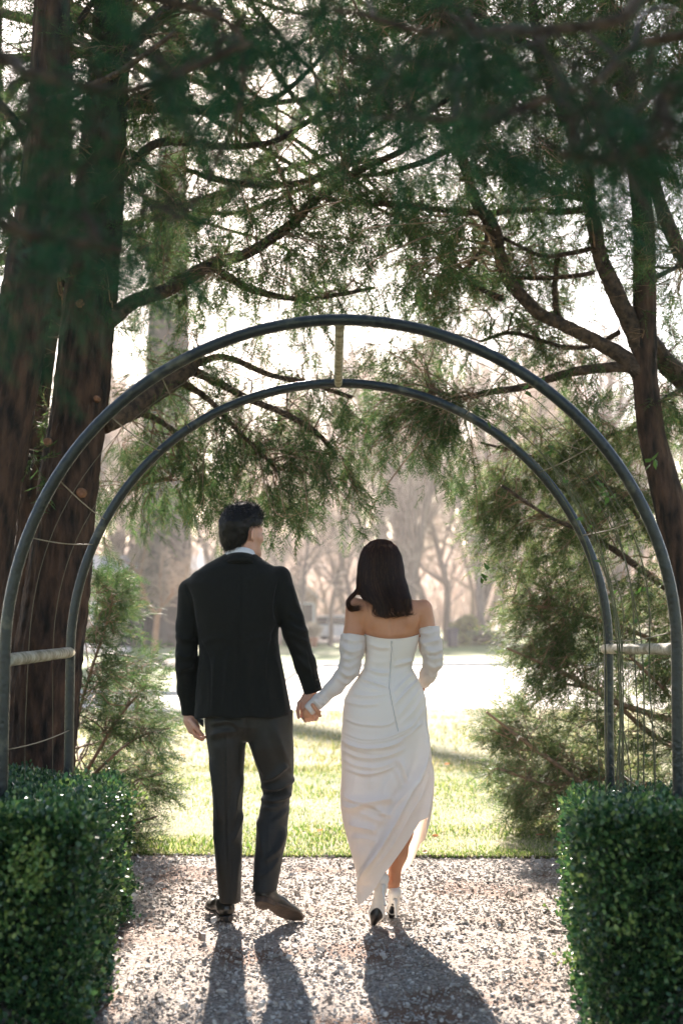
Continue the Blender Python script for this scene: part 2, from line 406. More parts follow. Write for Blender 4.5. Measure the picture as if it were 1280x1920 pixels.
def head_frame(c, yaw, tilt=0, nod=0):
    Rm = Matrix.Rotation(yaw, 3, 'Z') @ Matrix.Rotation(tilt, 3, 'Y') @ Matrix.Rotation(nod, 3, 'X')
    return np.array(Rm), np.asarray(c, float)
def head_sdf(p, Rm, c, s=1.0, fem=False):
    q = (p - c) @ Rm / s
    qa = q.copy(); qa[:, 0] = np.abs(qa[:, 0])
    d = ell(q, (0, -.012, .032), (.076, .096, .088))
    d = smin(d, ell(q, (0, .030, -.040), (.058 if not fem else .052, .062, .066)), .03)
    d = smin(d, cone(q, (0, .070, -.088), (0, .074, -.080), .024, .022), .025)
    d = smin(d, cone(qa, (.050, -.005, -.060), (.020, .070, -.092), .018, .018), .03)      # jaw
    d = smin(d, cone(qa, (.045, .062, -.018), (.058, .030, -.012), .017, .014), .025)      # cheekbone
    d = smin(d, cone(q, (0, .088, .012), (0, .112, -.026), .009, .013), .014)              # nose
    d = smin(d, cone(qa, (.010, .100, -.030), (.014, .098, -.031), .008, .007), .008)
    d = smin(d, cone(qa, (.012, .085, .024), (.045, .072, .022), .011, .009), .014)        # brow
    d = -smin(-d, cone(qa, (.032, .098, .004), (.032, .090, .004), .016, .014), .012)      # eye socket
    d = smin(d, cone(qa, (0, .092, -.055), (.020, .083, -.056), .007, .004), .006)         # lips
    d = smin(d, cone(qa, (0, .089, -.065), (.017, .082, -.064), .008, .004), .006)
    ce = np.array((.084, -.016, -.004)); re = np.array(Matrix.Rotation(R(28), 3, 'Z')); ear = ell((qa - ce) @ re, (0, 0, 0), (.0075, .021, .034))
    ear = -smin(-ear, ell((qa - ce) @ re, (.009, .004, .002), (.008, .012, .021)), .006)
    d = smin(d, ear, .006)
    return d * s
HC, HY = mp(456, 1001, .0), R(-44)
HR, _ = head_frame(HC, HY, R(3), 0)
def finger(p, pts, r0, r1, k=.003):
    n = len(pts) - 1
    return chain(p, pts, [r0 + (r1 - r0) * i / n for i in range(n + 1)], k)
# ---- his left-hand side hand (hanging, relaxed)
hl = [mp(355, 1332, .02), mp(357, 1350, .015), mp(363, 1365, .01)]
def hand_left(p):
    d = chain(p, hl, (.026, .027, .030), .02, sq=(1, .62, 1))
    for k, (ox, oy, dy) in enumerate(((-2, 0, -.024), (-1, 3, -.008), (2, 5, .008), (5, 5, .022))):
        a = mp(362 + ox, 1364 + oy, .01 + dy); b = mp(368 + ox, 1378 + oy * .7, .015 + dy)
        c = mp(377 + ox * .6, 1384 + oy * .4, .018 + dy); e = mp(385 - k * 1.5, 1382 + oy * .5 - k * 2, .015 + dy)
        d = smin(d, finger(p, [a, b, c, e], .0098, .0070), .004)
    th = finger(p, [mp(358, 1352, -.012), mp(367, 1364, -.032), mp(374, 1372, -.034), mp(380, 1378, -.028)], .0125, .0080)
    return smin(d, th, .007)
# ---- his other hand, wrapped round hers
hr = [mp(584, 1294, .0), mp(578, 1310, .0), mp(573, 1326, .005)]
def hand_right(p):
    d = chain(p, hr, (.026, .027, .029), .02, sq=(1, .7, 1))
    # index finger lying free on the outer side
    d = smin(d, finger(p, [mp(567, 1312, .0), mp(561, 1318, -.01), mp(558, 1332, -.014), mp(560, 1345, -.012)], .0105, .0078), .006)
    for k in range(4):            # fingers come from below and close across her hand
        a = mp(567 + k * 5.5, 1328 + k * 4.5 - k * k * 1.2, .022); b = mp(567 + k * 6, 1343 + k * 1.2, .004)
        c = mp(573 + k * 6.5, 1351 - k * 1.0, -.020); e = mp(583 + k * 5.2, 1344 - k * 3.2, -.036)
        d = smin(d, finger(p, [a, b, c, e], .0102, .0082), .0022)
    return d
def man_body(p):
    d = head_sdf(p, HR, HC)
    d = smin(d, chain(p, [mp(452, 1012, -.012), mp(450, 1040, -.02), mp(448, 1075, -.015)], (.056, .056, .07), .02), .025)
    z, cx, c2, a, b = rows([(1075, 400, 500, .06), (1095, 356, 530, .09), (1165, 376, 512, .10), (1230, 388, 515, .095), (1318, 398, 534, .09), (1338, 420, 520, .05)], 0, YM)
    d = smin(d, prof(p, z, cx, c2, a, b), .03)
    d = smin(d, chain(p, [mp(362, 1108), mp(350, 1230), mp(355, 1335, .02)], (.040, .034, .025), .02), .02)
    d = smin(d, chain(p, [mp(518, 1092), mp(553, 1195), mp(584, 1296)], (.040, .034, .026), .02), .02)
    d = smin(d, chain(p, [mp(424, 1400), mp(424, 1540), mp(430, 1672)], (.075, .05, .034), .02), .02)
    d = smin(d, chain(p, [mp(508, 1400), mp(519, 1480, .07), mp(501, 1640, -.11)], (.068, .046, .032), .02), .02)
    return d
lo, hi = mp(320, 1720, -.2), mp(620, 935, .2)
bV, bF = sdf_mesh(man_body, lo, hi, 0.0088)
m = MB(); m.add(smooth_mesh(bV, bF, 1), bF)
for fn, c in ((hand_left, (366, 1362)), (hand_right, (578, 1326))):
    c0 = mp(*c); v, f = sdf_mesh(fn, c0 - (.09, .08, .10), c0 + (.09, .08, .10), .0024); m.add(smooth_mesh(v, f, 1), f)
m.mk('body', MAT['skin'], man)
for s in (-1, 1):
    c = HC + HR @ np.array((s * .032, .071, .004)); v, f = sdf_mesh(lambda p: ell(p, c, (.0125,) * 3), c - .02, c + .02, .004); mk('eye', v, f, MAT['eye'], man)

# ---- hair: short, a little curly on top
def man_hair(p):
    q = (p - HC) @ HR
    d = ell(q, (0, -.016, .034), (.0865, .112, .103))
    d = smin(d, ell(q, (0, -.060, -.030), (.060, .052, .062)), .03)
    d = smin(d, ell(q, (.0, .012, .102), (.064, .062, .034)), .03)
    d = d + (.0015 + .002 * (q[:, 2] > .05)) * vnoise(q * 95) + .0025 * vnoise(q * 38)
    cut = (-.094 + (q[:, 1] + .09) * 1.05) - q[:, 2]
    side = np.abs(q[:, 0])
    cut = np.where(q[:, 1] > -.034, .026 + (q[:, 1] + .034) * .22 + .5 * np.clip(q[:, 1] - .06, 0, 1) - q[:, 2], cut)
    d = smax(d, cut, .012)
    d = smax(d, .012 - cone(np.c_[side, q[:, 1:]], (.084, -.016, .012), (.084, -.012, -.03), .012, .010), .004)
    return smax(d, q[:, 1] - .088, .012)
hV, hF = sdf_mesh(man_hair, HC - .15, HC + .17, .0045)
mhair = mk('hair', hV, hF, MAT['hair'], man)
def tufts(V, F, n, ln, wd, fn, seed):
    g = np.random.default_rng(seed); N = vnormals(V, F); i = g.integers(0, len(V), n); m = MB()
    Vs = []; T = []
    for k, j in enumerate(i):
        d = fn(V[j], N[j], g)
        if d is None: continue
        L = ln * g.uniform(.6, 1.2); s = np.cross(d, N[j]); s /= np.linalg.norm(s) + 1e-9
        c = [V[j] - N[j] * .002]; dd = d.copy(); curl = g.uniform(-1, 1) * .8
        for t in range(3): dd = dd + s * curl * .35 - N[j] * .12; dd /= np.linalg.norm(dd); c.append(c[-1] + dd * L / 3)
        b = len(Vs) * 7; w = [wd, wd * .9, wd * .6]
        Vs.append(np.array([c[0] - s * w[0], c[0] + s * w[0], c[1] - s * w[1], c[1] + s * w[1], c[2] - s * w[2], c[2] + s * w[2], c[3]]))
        T += [(b, b + 1, b + 3), (b, b + 3, b + 2), (b + 2, b + 3, b + 5), (b + 2, b + 5, b + 4), (b + 4, b + 5, b + 6)]
    return np.vstack(Vs), np.array(T)
def mdir(v, n, g):
    q = (v - HC) @ HR
    loc = np.array((0, .5, .0)) if q[2] > .07 else np.array((0, -.1, -1.0))
    d = HR @ loc + n * (.75 if q[2] > .06 else .12) + g.normal(0, .35 if q[2] > .06 else .12, 3)
    return d / np.linalg.norm(d)
v, f = tufts(hV, hF, 6500, .022, .0007, mdir, 3)
mk('curls', v, f, MAT['hair'], mhair, kind='stuff')

# ---- shirt collar
def band(c, a, b, h, th, tilt, dz=0, n=48, flare=0.0, open_front=.0):
    V = []; 
    for ring in range(4):
        for k in range(n):
            t = 2 * math.pi * k / n; out = th if ring in (1, 2) else 0; top = ring in (2, 3)
            x = (a + out + (0 if top else flare)) * math.cos(t); y = (b + out + (0 if top else flare)) * math.sin(t)
            V.append((c[0] + x, c[1] + y, c[2] - tilt * y + dz * x + (h / 2 if top else -h / 2)))
    F = []
    for r in range(4):
        for k in range(n):
            k2 = (k + 1) % n; r2 = (r + 1) % 4; F.append((r * n + k, r * n + k2, r2 * n + k2, r2 * n + k))
    return np.array(V), np.array(F)
cc = mp(450, 1052, -.016)
v, f = band(cc, .064, .066, .070, .004, .36, n=64, flare=.012, dz=.02); mk('shirt_collar', v, f, MAT['shirt'], man)

# ---- jacket
JR = [(1030, 432, 470, .060, -.010), (1040, 420, 482, .074, -.006), (1050, 403, 496, .090), (1060, 384, 512, .103), (1074, 362, 526, .116), (1095, 348, 531, .128), (1130, 353, 528, .138),
      (1165, 364, 522, .140), (1200, 374, 521, .134), (1230, 374, 525, .130), (1270, 369, 535, .134), (1310, 366, 543, .142), (1346, 364, 549, .150)]
jz = rows(JR, 0, YM)
SLL = [mp(357, 1108, .0), mp(351, 1175, -.005), mp(348, 1240, -.005), mp(350, 1292, .012), mp(355, 1341, .02)]
SLR = [mp(524, 1083, .0), mp(537, 1135, -.012), mp(554, 1188, -.015), mp(572, 1245, -.008), mp(587, 1298, .0)]
# jacket hem follows the photo: lower towards the outer sides
def jacket(p):
    d = prof(p, *jz, n=2.35, cut=False)
    X = (p[:, 0] - mp(457, 1345)[0]) / (92 * SM)
    zb = mp(457, 1343)[2] - .045 * np.clip(-X - .75, 0, 1) * 1.0 - .012 * np.clip(X - .8, 0, 1) + .004 * np.sin(X * 9)
    d = smax(d, zb - p[:, 2], .004)
    neck = chain(p, [mp(450, 1000, -.014), mp(450, 1090, -.02)], (.066, .062), .01)
    d = smax(d, -neck, .006)
    d = smax(d, p[:, 2] - jz[0][-1] , .006)
    sl_ = chain(p, SLL, np.array((23, 21, 20.5, 17, 14)) * SM, .02, endcut=True)
    sr = chain(p, SLR, np.array((23, 22, 22, 20, 17.5)) * SM, .02, endcut=True)
    d = smin(d, sl_, .016); d = smin(d, sr, .016)
    d = d + .0022 * vnoise(p * (9, 9, 5)) + .0008 * vnoise(p * (30, 30, 12))
    return d
jV, jF = sdf_mesh(jacket, mp(315, 1385, -.22), mp(612, 1010, .22), .0060)
jV = smooth_mesh(jV, jF, 2); jN = vnormals(jV, jF)
JF = [(a_, b_ * 1.3, c_) for a_, b_, c_ in [([(450, 1050), (449, 1130), (447, 1210), (448, 1260), (449, 1342)], -.0035, 2.0),      # back seam
      ([(530, 1078), (519, 1105), (515, 1140), (519, 1168)], -.006, 3), ([(346, 1095), (358, 1120), (364, 1160), (370, 1190)], -.006, 3),   # armholes
      ([(519, 1168), (508, 1200), (500, 1260), (498, 1340)], -.003, 2.5), ([(374, 1195), (392, 1240), (396, 1300), (394, 1342)], -.003, 2.5),
      ([(430, 1215), (425, 1270), (421, 1342)], .006, 6), ([(462, 1225), (468, 1280), (472, 1342)], .005, 6), ([(485, 1215), (496, 1265), (508, 1342)], .006, 7),
      ([(405, 1225), (400, 1280), (397, 1342)], .005, 6), ([(515, 1230), (526, 1280), (535, 1340)], .005, 5), ([(442, 1290), (440, 1342)], .004, 3), ([(455, 1290), (457, 1342)], .004, 3),
      ([(546, 1095), (552, 1130), (562, 1150), (566, 1168)], .006, 6), ([(540, 1150), (556, 1160), (572, 1172)], .008, 5), ([(541, 1170), (560, 1182), (578, 1186)], .010, 5),
      ([(545, 1186), (562, 1198), (580, 1206)], .008, 5), ([(548, 1205), (566, 1222), (584, 1236)], .006, 5), ([(556, 1230), (574, 1250), (590, 1262)], .005, 6),
      ([(575, 1215), (583, 1250), (590, 1280), (596, 1296)], -.005, 1.8),
      ([(330, 1190), (345, 1198), (366, 1196)], .006, 6), ([(331, 1225), (348, 1232), (366, 1226)], .006, 6), ([(333, 1258), (350, 1252), (364, 1246)], .005, 6), ([(345, 1280), (347, 1340)], -.003, 1.8),
      ([(380, 1070), (420, 1062), (450, 1060)], .003, 8), ([(420, 1052), (450, 1044), (482, 1050)], .006, 4), ([(500, 1070), (480, 1085), (462, 1088)], .003, 7),
      ([(378, 1205), (410, 1196), (440, 1204)], .003, 6), ([(518, 1205), (490, 1194), (460, 1203)], .003, 6)]]
jV = folds(jV, jN, JF)
jk = mk('jacket', jV, jF, MAT['wool'], man)
# jacket collar, vent lining, cuff buttons
v, f = band(mp(450, 1059, -.014), .070, .072, .052, .006, .36, n=64, flare=.022, dz=.02); mk('collar', v, f, MAT['wool'], jk)
q = [mp(366, 1346, -.135), mp(381, 1349, -.145), mp(382, 1364, -.140), mp(376, 1359, -.146)]
v = np.array(q + [k + np.array((0, .004, 0)) for k in q]); f = np.array([(0, 1, 2, 3), (7, 6, 5, 4), (0, 4, 5, 1), (1, 5, 6, 2), (2, 6, 7, 3), (3, 7, 4, 0)])
mk('vent_lining', v, f, MAT['wool'], jk, smooth=False)
q = [mp(543, 1250, -.08), mp(541, 1242, -.06), mp(537, 1243, -.10), mp(539, 1251, -.115)]
for k in range(4):
    c = mp(590.5 + k * 2.2, 1268 + k * 7.0, -.0415); V, Fs = tube([c, c + (.003, -.005, 0)], .0048, 10); mk('button', V, Fs, MAT['button'], jk)

# ---- trousers
LL = rows([(1330, 380, 470, .115), (1375, 385, 464, .115), (1400, 389, 460, .108), (1440, 394, 457, .10, .01), (1500, 397, 455, .088, .02), (1560, 399, 454, .08, .02), (1620, 404, 452, .072, .0), (1706, 413, 452, .064, -.012)], 0, YM)
RL = rows([(1330, 455, 548, .115), (1375, 461, 549, .115), (1400, 468, 550, .108), (1440, 480, 550, .10, .03), (1476, 489, 549, .092, .06), (1500, 489, 544, .085, .06), (1530, 484, 541, .078, .03), (1560, 480, 538, .074, -.01), (1600, 479, 531, .068, -.06), (1660, 477, 521, .064, -.135)], 0, YM)
def trousers(p):
    a = prof(p, *LL, n=2.0, cut=True, k=.003); b = prof(p, *RL, n=2.0, cut=True, k=.003)
    pz = rows([(1330, 381, 548, .116), (1362, 386, 546, .108), (1388, 400, 532, .07)], 0, YM); d = smin(smin(a, b, .010), prof(p, *pz, n=2.2, k=.01), .012)
    return d + .002 * vnoise(p * (8, 8, 4))
tV, tF = sdf_mesh(trousers, mp(370, 1715, -.26), mp(562, 1322, .2), .0058)
tV = smooth_mesh(tV, tF, 2); tN = vnormals(tV, tF)
TF = [(a_, b_ * 1.5, c_) for a_, b_, c_ in [([(424, 1365), (425, 1450), (427, 1560), (431, 1640), (433, 1697)], .0065, 2.2), ([(504, 1540), (502, 1600), (503, 1650)], .003, 2.2),
      ([(392, 1358), (430, 1352), (455, 1368)], .007, 6), ([(392, 1380), (420, 1372), (450, 1372)], .007, 7), ([(395, 1420), (405, 1480), (412, 1540)], .007, 6), ([(455, 1450), (442, 1500), (436, 1560)], .007, 6),
      ([(455, 1520), (444, 1556), (436, 1580)], .009, 5), ([(402, 1560), (410, 1600), (414, 1650)], .005, 5), ([(452, 1580), (444, 1640), (441, 1690)], .006, 5),
      ([(510, 1352), (528, 1400), (542, 1440)], .006, 8), ([(475, 1390), (486, 1430), (500, 1456)], .006, 6),
      ([(490, 1462), (512, 1456), (530, 1440), (538, 1434)], .010, 6), ([(488, 1474), (515, 1478), (540, 1468), (550, 1455)], .014, 5.5), ([(488, 1489), (510, 1489), (532, 1484), (546, 1470)], -.012, 3.5),
      ([(489, 1498), (512, 1502), (535, 1494), (545, 1484)], .012, 4.5), ([(492, 1512), (510, 1514), (530, 1508), (543, 1496)], .007, 4.5), ([(541, 1510), (528, 1530), (510, 1544)], .006, 5),
      ([(483, 1530), (490, 1570), (494, 1610)], .006, 6), ([(534, 1550), (522, 1590), (496, 1618)], .009, 6), ([(526, 1600), (510, 1630), (488, 1646)], .006, 5),
      ([(462, 1345), (463, 1370), (462, 1390)], -.006, 3.5)]]
tV = folds(tV, tN, TF)
mk('trousers', tV, tF, MAT['trouser'], man)

# ---- shoes (built in their own frame: y toe-ward, z up, heel back at y=0)
def shoe_upper(q):
    qa = q * (1, 1, 1)
    d = cone(q, (0, .040, .052), (0, .060, .070), .034, .036)
    d = smin(d, cone(q, (0, .05, .050), (0, .15, .050), .034, .034), .03)
    d = smin(d, ell(q, (0, .200, .030), (.046, .075, .034)), .03)
    d = smin(d, ell(q, (0, .262, .024), (.033, .040, .022)), .03)
    d = smax(d, .026 - q[:, 2] - .0, .004)
    d = smax(d, q[:, 2] - (.098 - .12 * np.clip(q[:, 1] - .03, 0, .1)), .006)
    return d
def outline_w(y): return np.interp(y, (-.004, .006, .03, .07, .11, .16, .21, .25, .285, .304, .312), (0, .022, .034, .034, .030, .040, .049, .044, .030, .012, 0))
def shoe_sole(q):
    w = outline_w(q[:, 1]); d = np.abs(q[:, 0]) - w
    d = smax(d, q[:, 2] - .028, .003)
    bot = np.where(q[:, 1] < .085, .0, np.interp(q[:, 1], (.085, .10, .2, .31), (.014, .015, .015, .019)))
    return smax(smax(d, bot - q[:, 2], .002), np.abs(q[:, 1] - .154) - .158, .003)
uV, uF = sdf_mesh(shoe_upper, (-.06, -.01, .0), (.06, .32, .13), .0035); uV = smooth_mesh(uV, uF, 1)
sV, sF = sdf_mesh(shoe_sole, (-.06, -.012, -.008), (.06, .325, .04), .0033)
def frame(o, fwd, up):
    f = np.asarray(fwd, float); f /= np.linalg.norm(f); u = np.asarray(up, float); u = u - f * (u @ f); u /= np.linalg.norm(u)
    return np.stack((np.cross(f, u), f, u)), np.asarray(o, float)
hL = G(428, 1733); frL = frame(hL + (0, .0, .009), (-.36, 1, 0), (0, 0, 1))
toe = G(549, 1731) + (0, 0, .012); heel = mp(482, 1692, -.19)
fv = toe - heel; frR = frame(heel, fv, (.42, .95, .36))
for k, (Bm, o0) in enumerate((frL, frR)):
    sh = mk('shoe', uV @ Bm + o0, uF, MAT['leather'], man)
    mk('sole', sV @ Bm + o0, sF, MAT['black'] if k == 0 else MAT['sole'], sh)

# ================================================================ the bride
YB = 6.40
SB = YB / FPX
def bp(x, y, dy=0.0): return P(x, y, YB + dy)
wom = thing('person', 'woman in an off-shoulder white gown and heels walking beside the man', 'person', (G(722, 1733)[0], YB, 0))
BHC = bp(713, 1066, .02); BHR, _ = head_frame(BHC, R(6), R(1))
handH = [bp(594, 1318, -.02), bp(584, 1328, -.022), bp(577, 1337, -.018)]
def bride_hand(p):
    d = chain(p, handH, (.019, .023, .024), .015, sq=(1, .6, 1))
    for k in range(4):
        a = bp(574 + k * 4, 1337 - k * 1 , -.022 + k * .006); b = bp(572 + k * 4.5, 1347 - k, -.004 + k * .004); c = bp(577 + k * 4, 1350 - k, .018)
        d = smin(d, finger(p, [a, b, c], .0082, .0062), .003)
    return smin(d, finger(p, [bp(586, 1322, -.045), bp(594, 1333, -.055), bp(600, 1342, -.050)], .0095, .007), .005)
hc2 = bp(790, 1292, .12)
def bride_hand2(p):
    d = chain(p, [bp(797, 1278, .10), bp(789, 1290, .13), bp(783, 1298, .155)], (.018, .022, .023), .015, sq=(.7, 1, 1))
    for k in range(4):
        a = bp(783 + k * 1.5, 1290 + k * 6, .155); b = bp(776 + k * 1.5, 1296 + k * 6, .175); c = bp(766 + k, 1300 + k * 6, .180)
        d = smin(d, finger(p, [a, b, c], .0082, .0062), .003)
    return smin(d, finger(p, [bp(788, 1282, .13), bp(780, 1278, .155), bp(772, 1280, .17)], .009, .007), .005)
def bride_body(p):
    d = head_sdf(p, BHR, BHC, .93, True)
    d = smin(d, chain(p, [bp(713, 1085, -.0), bp(716, 1112, -.01), bp(719, 1135, -.005)], (.045, .045, .055), .02), .03)
    z, cx, c2, a, b = rows([(1112, 698, 742, .050), (1120, 680, 762, .062), (1129, 662, 789, .072), (1140, 657, 799, .080), (1160, 664, 797, .088), (1190, 684, 783, .091), (1200, 690, 775, .082), (1215, 694, 770, .074),
                            (1250, 696, 760, .062), (1300, 668, 778, .085), (1340, 662, 780, .09), (1380, 668, 778, .08)], 0, YB)
    d = smin(d, prof(p, z, cx, c2, a, b), .02)
    ARL = [bp(666, 1139), bp(663, 1190, -.01), bp(656, 1255, -.02), bp(625, 1290, -.02), bp(594, 1319, -.02)]
    ARR = [bp(791, 1142), bp(801, 1190, -.005), bp(811, 1240, -.005), bp(798, 1275, .09)]
    d = smin(d, chain(p, ARL, np.array((19, 18.5, 14.5, 12, 8.5)) * SB, .02), .010)
    d = smin(d, chain(p, ARR, np.array((19, 16.5, 13.5, 9)) * SB, .02), .010)
    legR = [bp(750, 1380), bp(756, 1500, .03), bp(751, 1560, .03), bp(744, 1600, .015), bp(738, 1648, .03), bp(738, 1672, .03)]
    d = smin(d, chain(p, legR, np.array((36, 23, 21, 17.5, 9.5, 10.5)) * SB, .03), .02)
    legL = [bp(695, 1380), bp(702, 1500, .05), bp(700, 1560, -.0), bp(704, 1600, -.04), bp(713, 1645, -.085), bp(714, 1660, -.085)]
    d = smin(d, chain(p, legL, np.array((36, 23, 21, 18, 9.5, 10)) * SB, .03), .02)
    return d
BV, BF = sdf_mesh(bride_body, bp(560, 1690, -.2), bp(840, 1005, .26), .0070)
BV = smooth_mesh(BV, BF, 2); BN = vnormals(BV, BF)
BV = folds(BV, BN, [([(733, 1135), (733, 1165), (732, 1196)], -.0055, 4), ([(686, 1128), (696, 1145), (702, 1165), (698, 1180)], .0045, 7), ([(778, 1130), (768, 1146), (764, 1165), (768, 1178)], .0045, 7),
                    ([(684, 1150), (682, 1170), (684, 1196)], -.006, 2.4), ([(789, 1152), (787, 1170), (784, 1188)], -.006, 2.4), ([(735, 1600), (734, 1640), (736, 1660)], .003, 3)])
m = MB(); m.add(BV, BF)
for fn, c0 in ((bride_hand, bp(585, 1330, -.02)), (bride_hand2, hc2)):
    v, f = sdf_mesh(fn, c0 - (.075, .08, .075), c0 + (.075, .09, .075), .0024); m.add(smooth_mesh(v, f, 1), f)
m.mk('body', MAT['skin2'], wom)
for s in (-1, 1):
    c = BHC + BHR @ np.array((s * .030, .067, .004)); v, f = sdf_mesh(lambda p: ell(p, c, (.0115,) * 3), c - .02, c + .02, .004); mk('eye', v, f, MAT['eye'], wom)

# ---- gown: one sheet of cloth, wound round the body, its hem swept up over the right calf
GR = [(1189, 681, 786, .097), (1200, 683, 783, .097), (1215, 684, 780, .094), (1235, 684, 774, .088), (1252, 681, 771, .086), (1270, 670, 781, .095), (1290, 655, 791, .112), (1310, 645, 797, .124),
      (1340, 642, 799, .132), (1370, 640, 800, .135), (1400, 639, 802, .133), (1440, 640, 805, .135), (1480, 638, 807, .14), (1510, 638, 807, .145), (1540, 643, 803, .145), (1580, 653, 792, .145, -.01),
      (1620, 665, 776, .14, -.02), (1650, 671, 764, .135, -.03), (1685, 660, 752, .13, -.04)]
gr = np.array([(r + (0,))[:5] for r in GR], float)
NT, NS = 250, 290
th = np.linspace(0, 2 * np.pi, NT, endpoint=False)          # 0 = right, 90 = away, 270 = towards the path's near end
hx = np.array((-1.0, -.82, -.62, -.45, -.28, -.1, .1, .3, .5, .7, .86, 1.0))
hy_back = np.array((1664, 1684, 1682, 1668, 1650, 1632, 1612, 1590, 1565, 1535, 1525, 1575))
hy_front = np.array((1664, 1672, 1668, 1664, 1662, 1662, 1662, 1660, 1655, 1645, 1620, 1575))
cs = np.cos(th); hem = np.where(np.sin(th) < 0, np.interp(cs, hx, hy_back), np.interp(cs, hx, hy_front))
top = np.where(np.sin(th) < 0, 1189 + 9 * (1 - cs ** 2), 1189 - 14 * (1 - cs ** 2))
GV = np.empty((NS + 1, NT, 3))
for i in range(NS + 1):
    t = i / NS; row = top + (hem - top) * t
    l = np.interp(row, gr[:, 0], gr[:, 1]); r_ = np.interp(row, gr[:, 0], gr[:, 2]); b = np.interp(row, gr[:, 0], gr[:, 3]); oy = np.interp(row, gr[:, 0], gr[:, 4])
    sn = np.sin(th); e = 2 / 2.25
    ex = np.sign(cs) * np.abs(cs) ** e; ey = np.sign(sn) * np.abs(sn) ** e
    zc = np.array([P(640, q, YB)[2] for q in row]); xx = ((l + r_) / 2 - 640 + (r_ - l) / 2 * ex) * SB
    GV[i, :, 0] = xx; GV[i, :, 1] = YB + oy + b * ey; GV[i, :, 2] = zc
GV = GV.reshape(-1, 3)
ii = np.arange(NS)[:, None] * NT; jj = np.arange(NT)[None]; kk = (jj + 1) % NT
GF = np.stack((ii + jj, ii + NT + jj, ii + NT + kk, ii + kk), -1).reshape(-1, 4)[:, ::-1]
GN = vnormals(GV, GF)
cen = np.array((GV[:, 0].mean(), YB, 0)); 
if ((GV - cen)[:, :2] * GN[:, :2]).sum(1).mean() < 0: GN = -GN; GF = GF[:, ::-1]
GFD = [([(735, 1200), (733, 1240), (730, 1290), (737, 1330), (745, 1372)], -.0045, 1.8), ([(738, 1200), (736, 1240), (733, 1290), (740, 1330), (748, 1370)], .004, 2.4)]
# gathers across waist and hip
for a in ([(685, 1253), (710, 1262), (731, 1262)], [(684, 1262), (706, 1272), (730, 1276)], [(672, 1272), (700, 1280), (730, 1290)], [(664, 1284), (700, 1292), (733, 1296)], [(652, 1300), (690, 1305), (734, 1300)],
          [(646, 1316), (680, 1322), (712, 1320)], [(643, 1346), (676, 1358), (722, 1360), (742, 1350)],
          [(774, 1238), (755, 1244), (736, 1248)], [(772, 1250), (752, 1262), (735, 1276)], [(776, 1262), (756, 1280), (737, 1300)], [(784, 1274), (760, 1298), (740, 1322)], [(790, 1286), (766, 1318), (744, 1345)],
          [(795, 1300), (775, 1332), (748, 1360)], [(798, 1322), (778, 1352), (750, 1378)], [(796, 1345), (772, 1372), (746, 1390)]):
    GFD.append((a, .0030 + .0042 * ((len(GFD) * 7) % 5) / 4, 2.6 + 1.6 * ((len(GFD) * 3) % 4) / 3))
for a, am in (([(641, 1372), (680, 1386), (720, 1384), (752, 1372), (790, 1352)], .011), ([(640, 1388), (680, 1402), (722, 1400), (755, 1388)], .010), ([(640, 1404), (678, 1420), (722, 1418), (760, 1402)], .010),
              ([(640, 1420), (672, 1436), (712, 1438), (744, 1424)], .009), ([(641, 1434), (680, 1450), (715, 1446), (742, 1436)], .010), ([(644, 1396), (690, 1411), (735, 1408)], .006)):
    GFD.append((a, am, 4.6))
GFD += [([(797, 1352), (796, 1400), (786, 1450), (768, 1480), (745, 1530), (715, 1590), (685, 1640), (672, 1672)], .017, 8), ([(803, 1400), (800, 1450), (788, 1490), (765, 1530), (742, 1575), (712, 1618), (690, 1655)], .012, 6),
        ([(790, 1420), (780, 1450), (760, 1482), (738, 1512), (722, 1545)], .013, 5), ([(747, 1422), (758, 1448), (765, 1470)], .010, 4.5), ([(742, 1440), (750, 1462), (756, 1480)], .009, 4.5),
        ([(736, 1450), (720, 1480), (730, 1500), (756, 1492)], .007, 6),
        ([(642, 1490), (670, 1502), (700, 1502), (735, 1496)], .012, 7), ([(640, 1508), (662, 1514), (690, 1508), (715, 1520), (735, 1530)], .013, 6), ([(648, 1520), (676, 1522), (704, 1535), (728, 1540)], .008, 7),
        ([(654, 1545), (684, 1552), (708, 1558)], .009, 8), ([(660, 1570), (690, 1572), (706, 1580)], .007, 8), ([(740, 1520), (722, 1560), (700, 1604), (680, 1640)], .010, 5), ([(728, 1560), (706, 1596), (686, 1628)], .008, 4),
        ([(806, 1430), (806, 1480), (800, 1520), (790, 1545)], .010, 5), ([(700, 1400), (697, 1440), (694, 1480)], .003, 9), ([(668, 1450), (664, 1470), (662, 1490)], .004, 9),
        ([(690, 1206), (712, 1214), (731, 1214)], .004, 4), ([(742, 1242), (760, 1240), (778, 1234)], .005, 4), ([(686, 1236), (708, 1242), (730, 1240)], .003, 5), ([(800, 1350), (799, 1385), (803, 1430)], -.008, 3)]
GFD = [(a_, b_ * (.75 + .95 * ((i_ * 5) % 7) / 6), c_) for i_, (a_, b_, c_) in enumerate(GFD)]
GFD += [([(797, 1352), (797, 1400), (787, 1450), (772, 1485), (750, 1530), (722, 1585), (692, 1635), (672, 1668)], .020, 9, 1), ([(641, 1376), (680, 1389), (720, 1386), (752, 1375), (790, 1354)], .010, 6, 1), ([(644, 1444), (680, 1455), (715, 1450), (745, 1436)], .009, 6, -1), ([(641, 1500), (668, 1508), (705, 1520), (735, 1526)], .010, 7, 1)]
GV = folds(GV, GN, GFD)
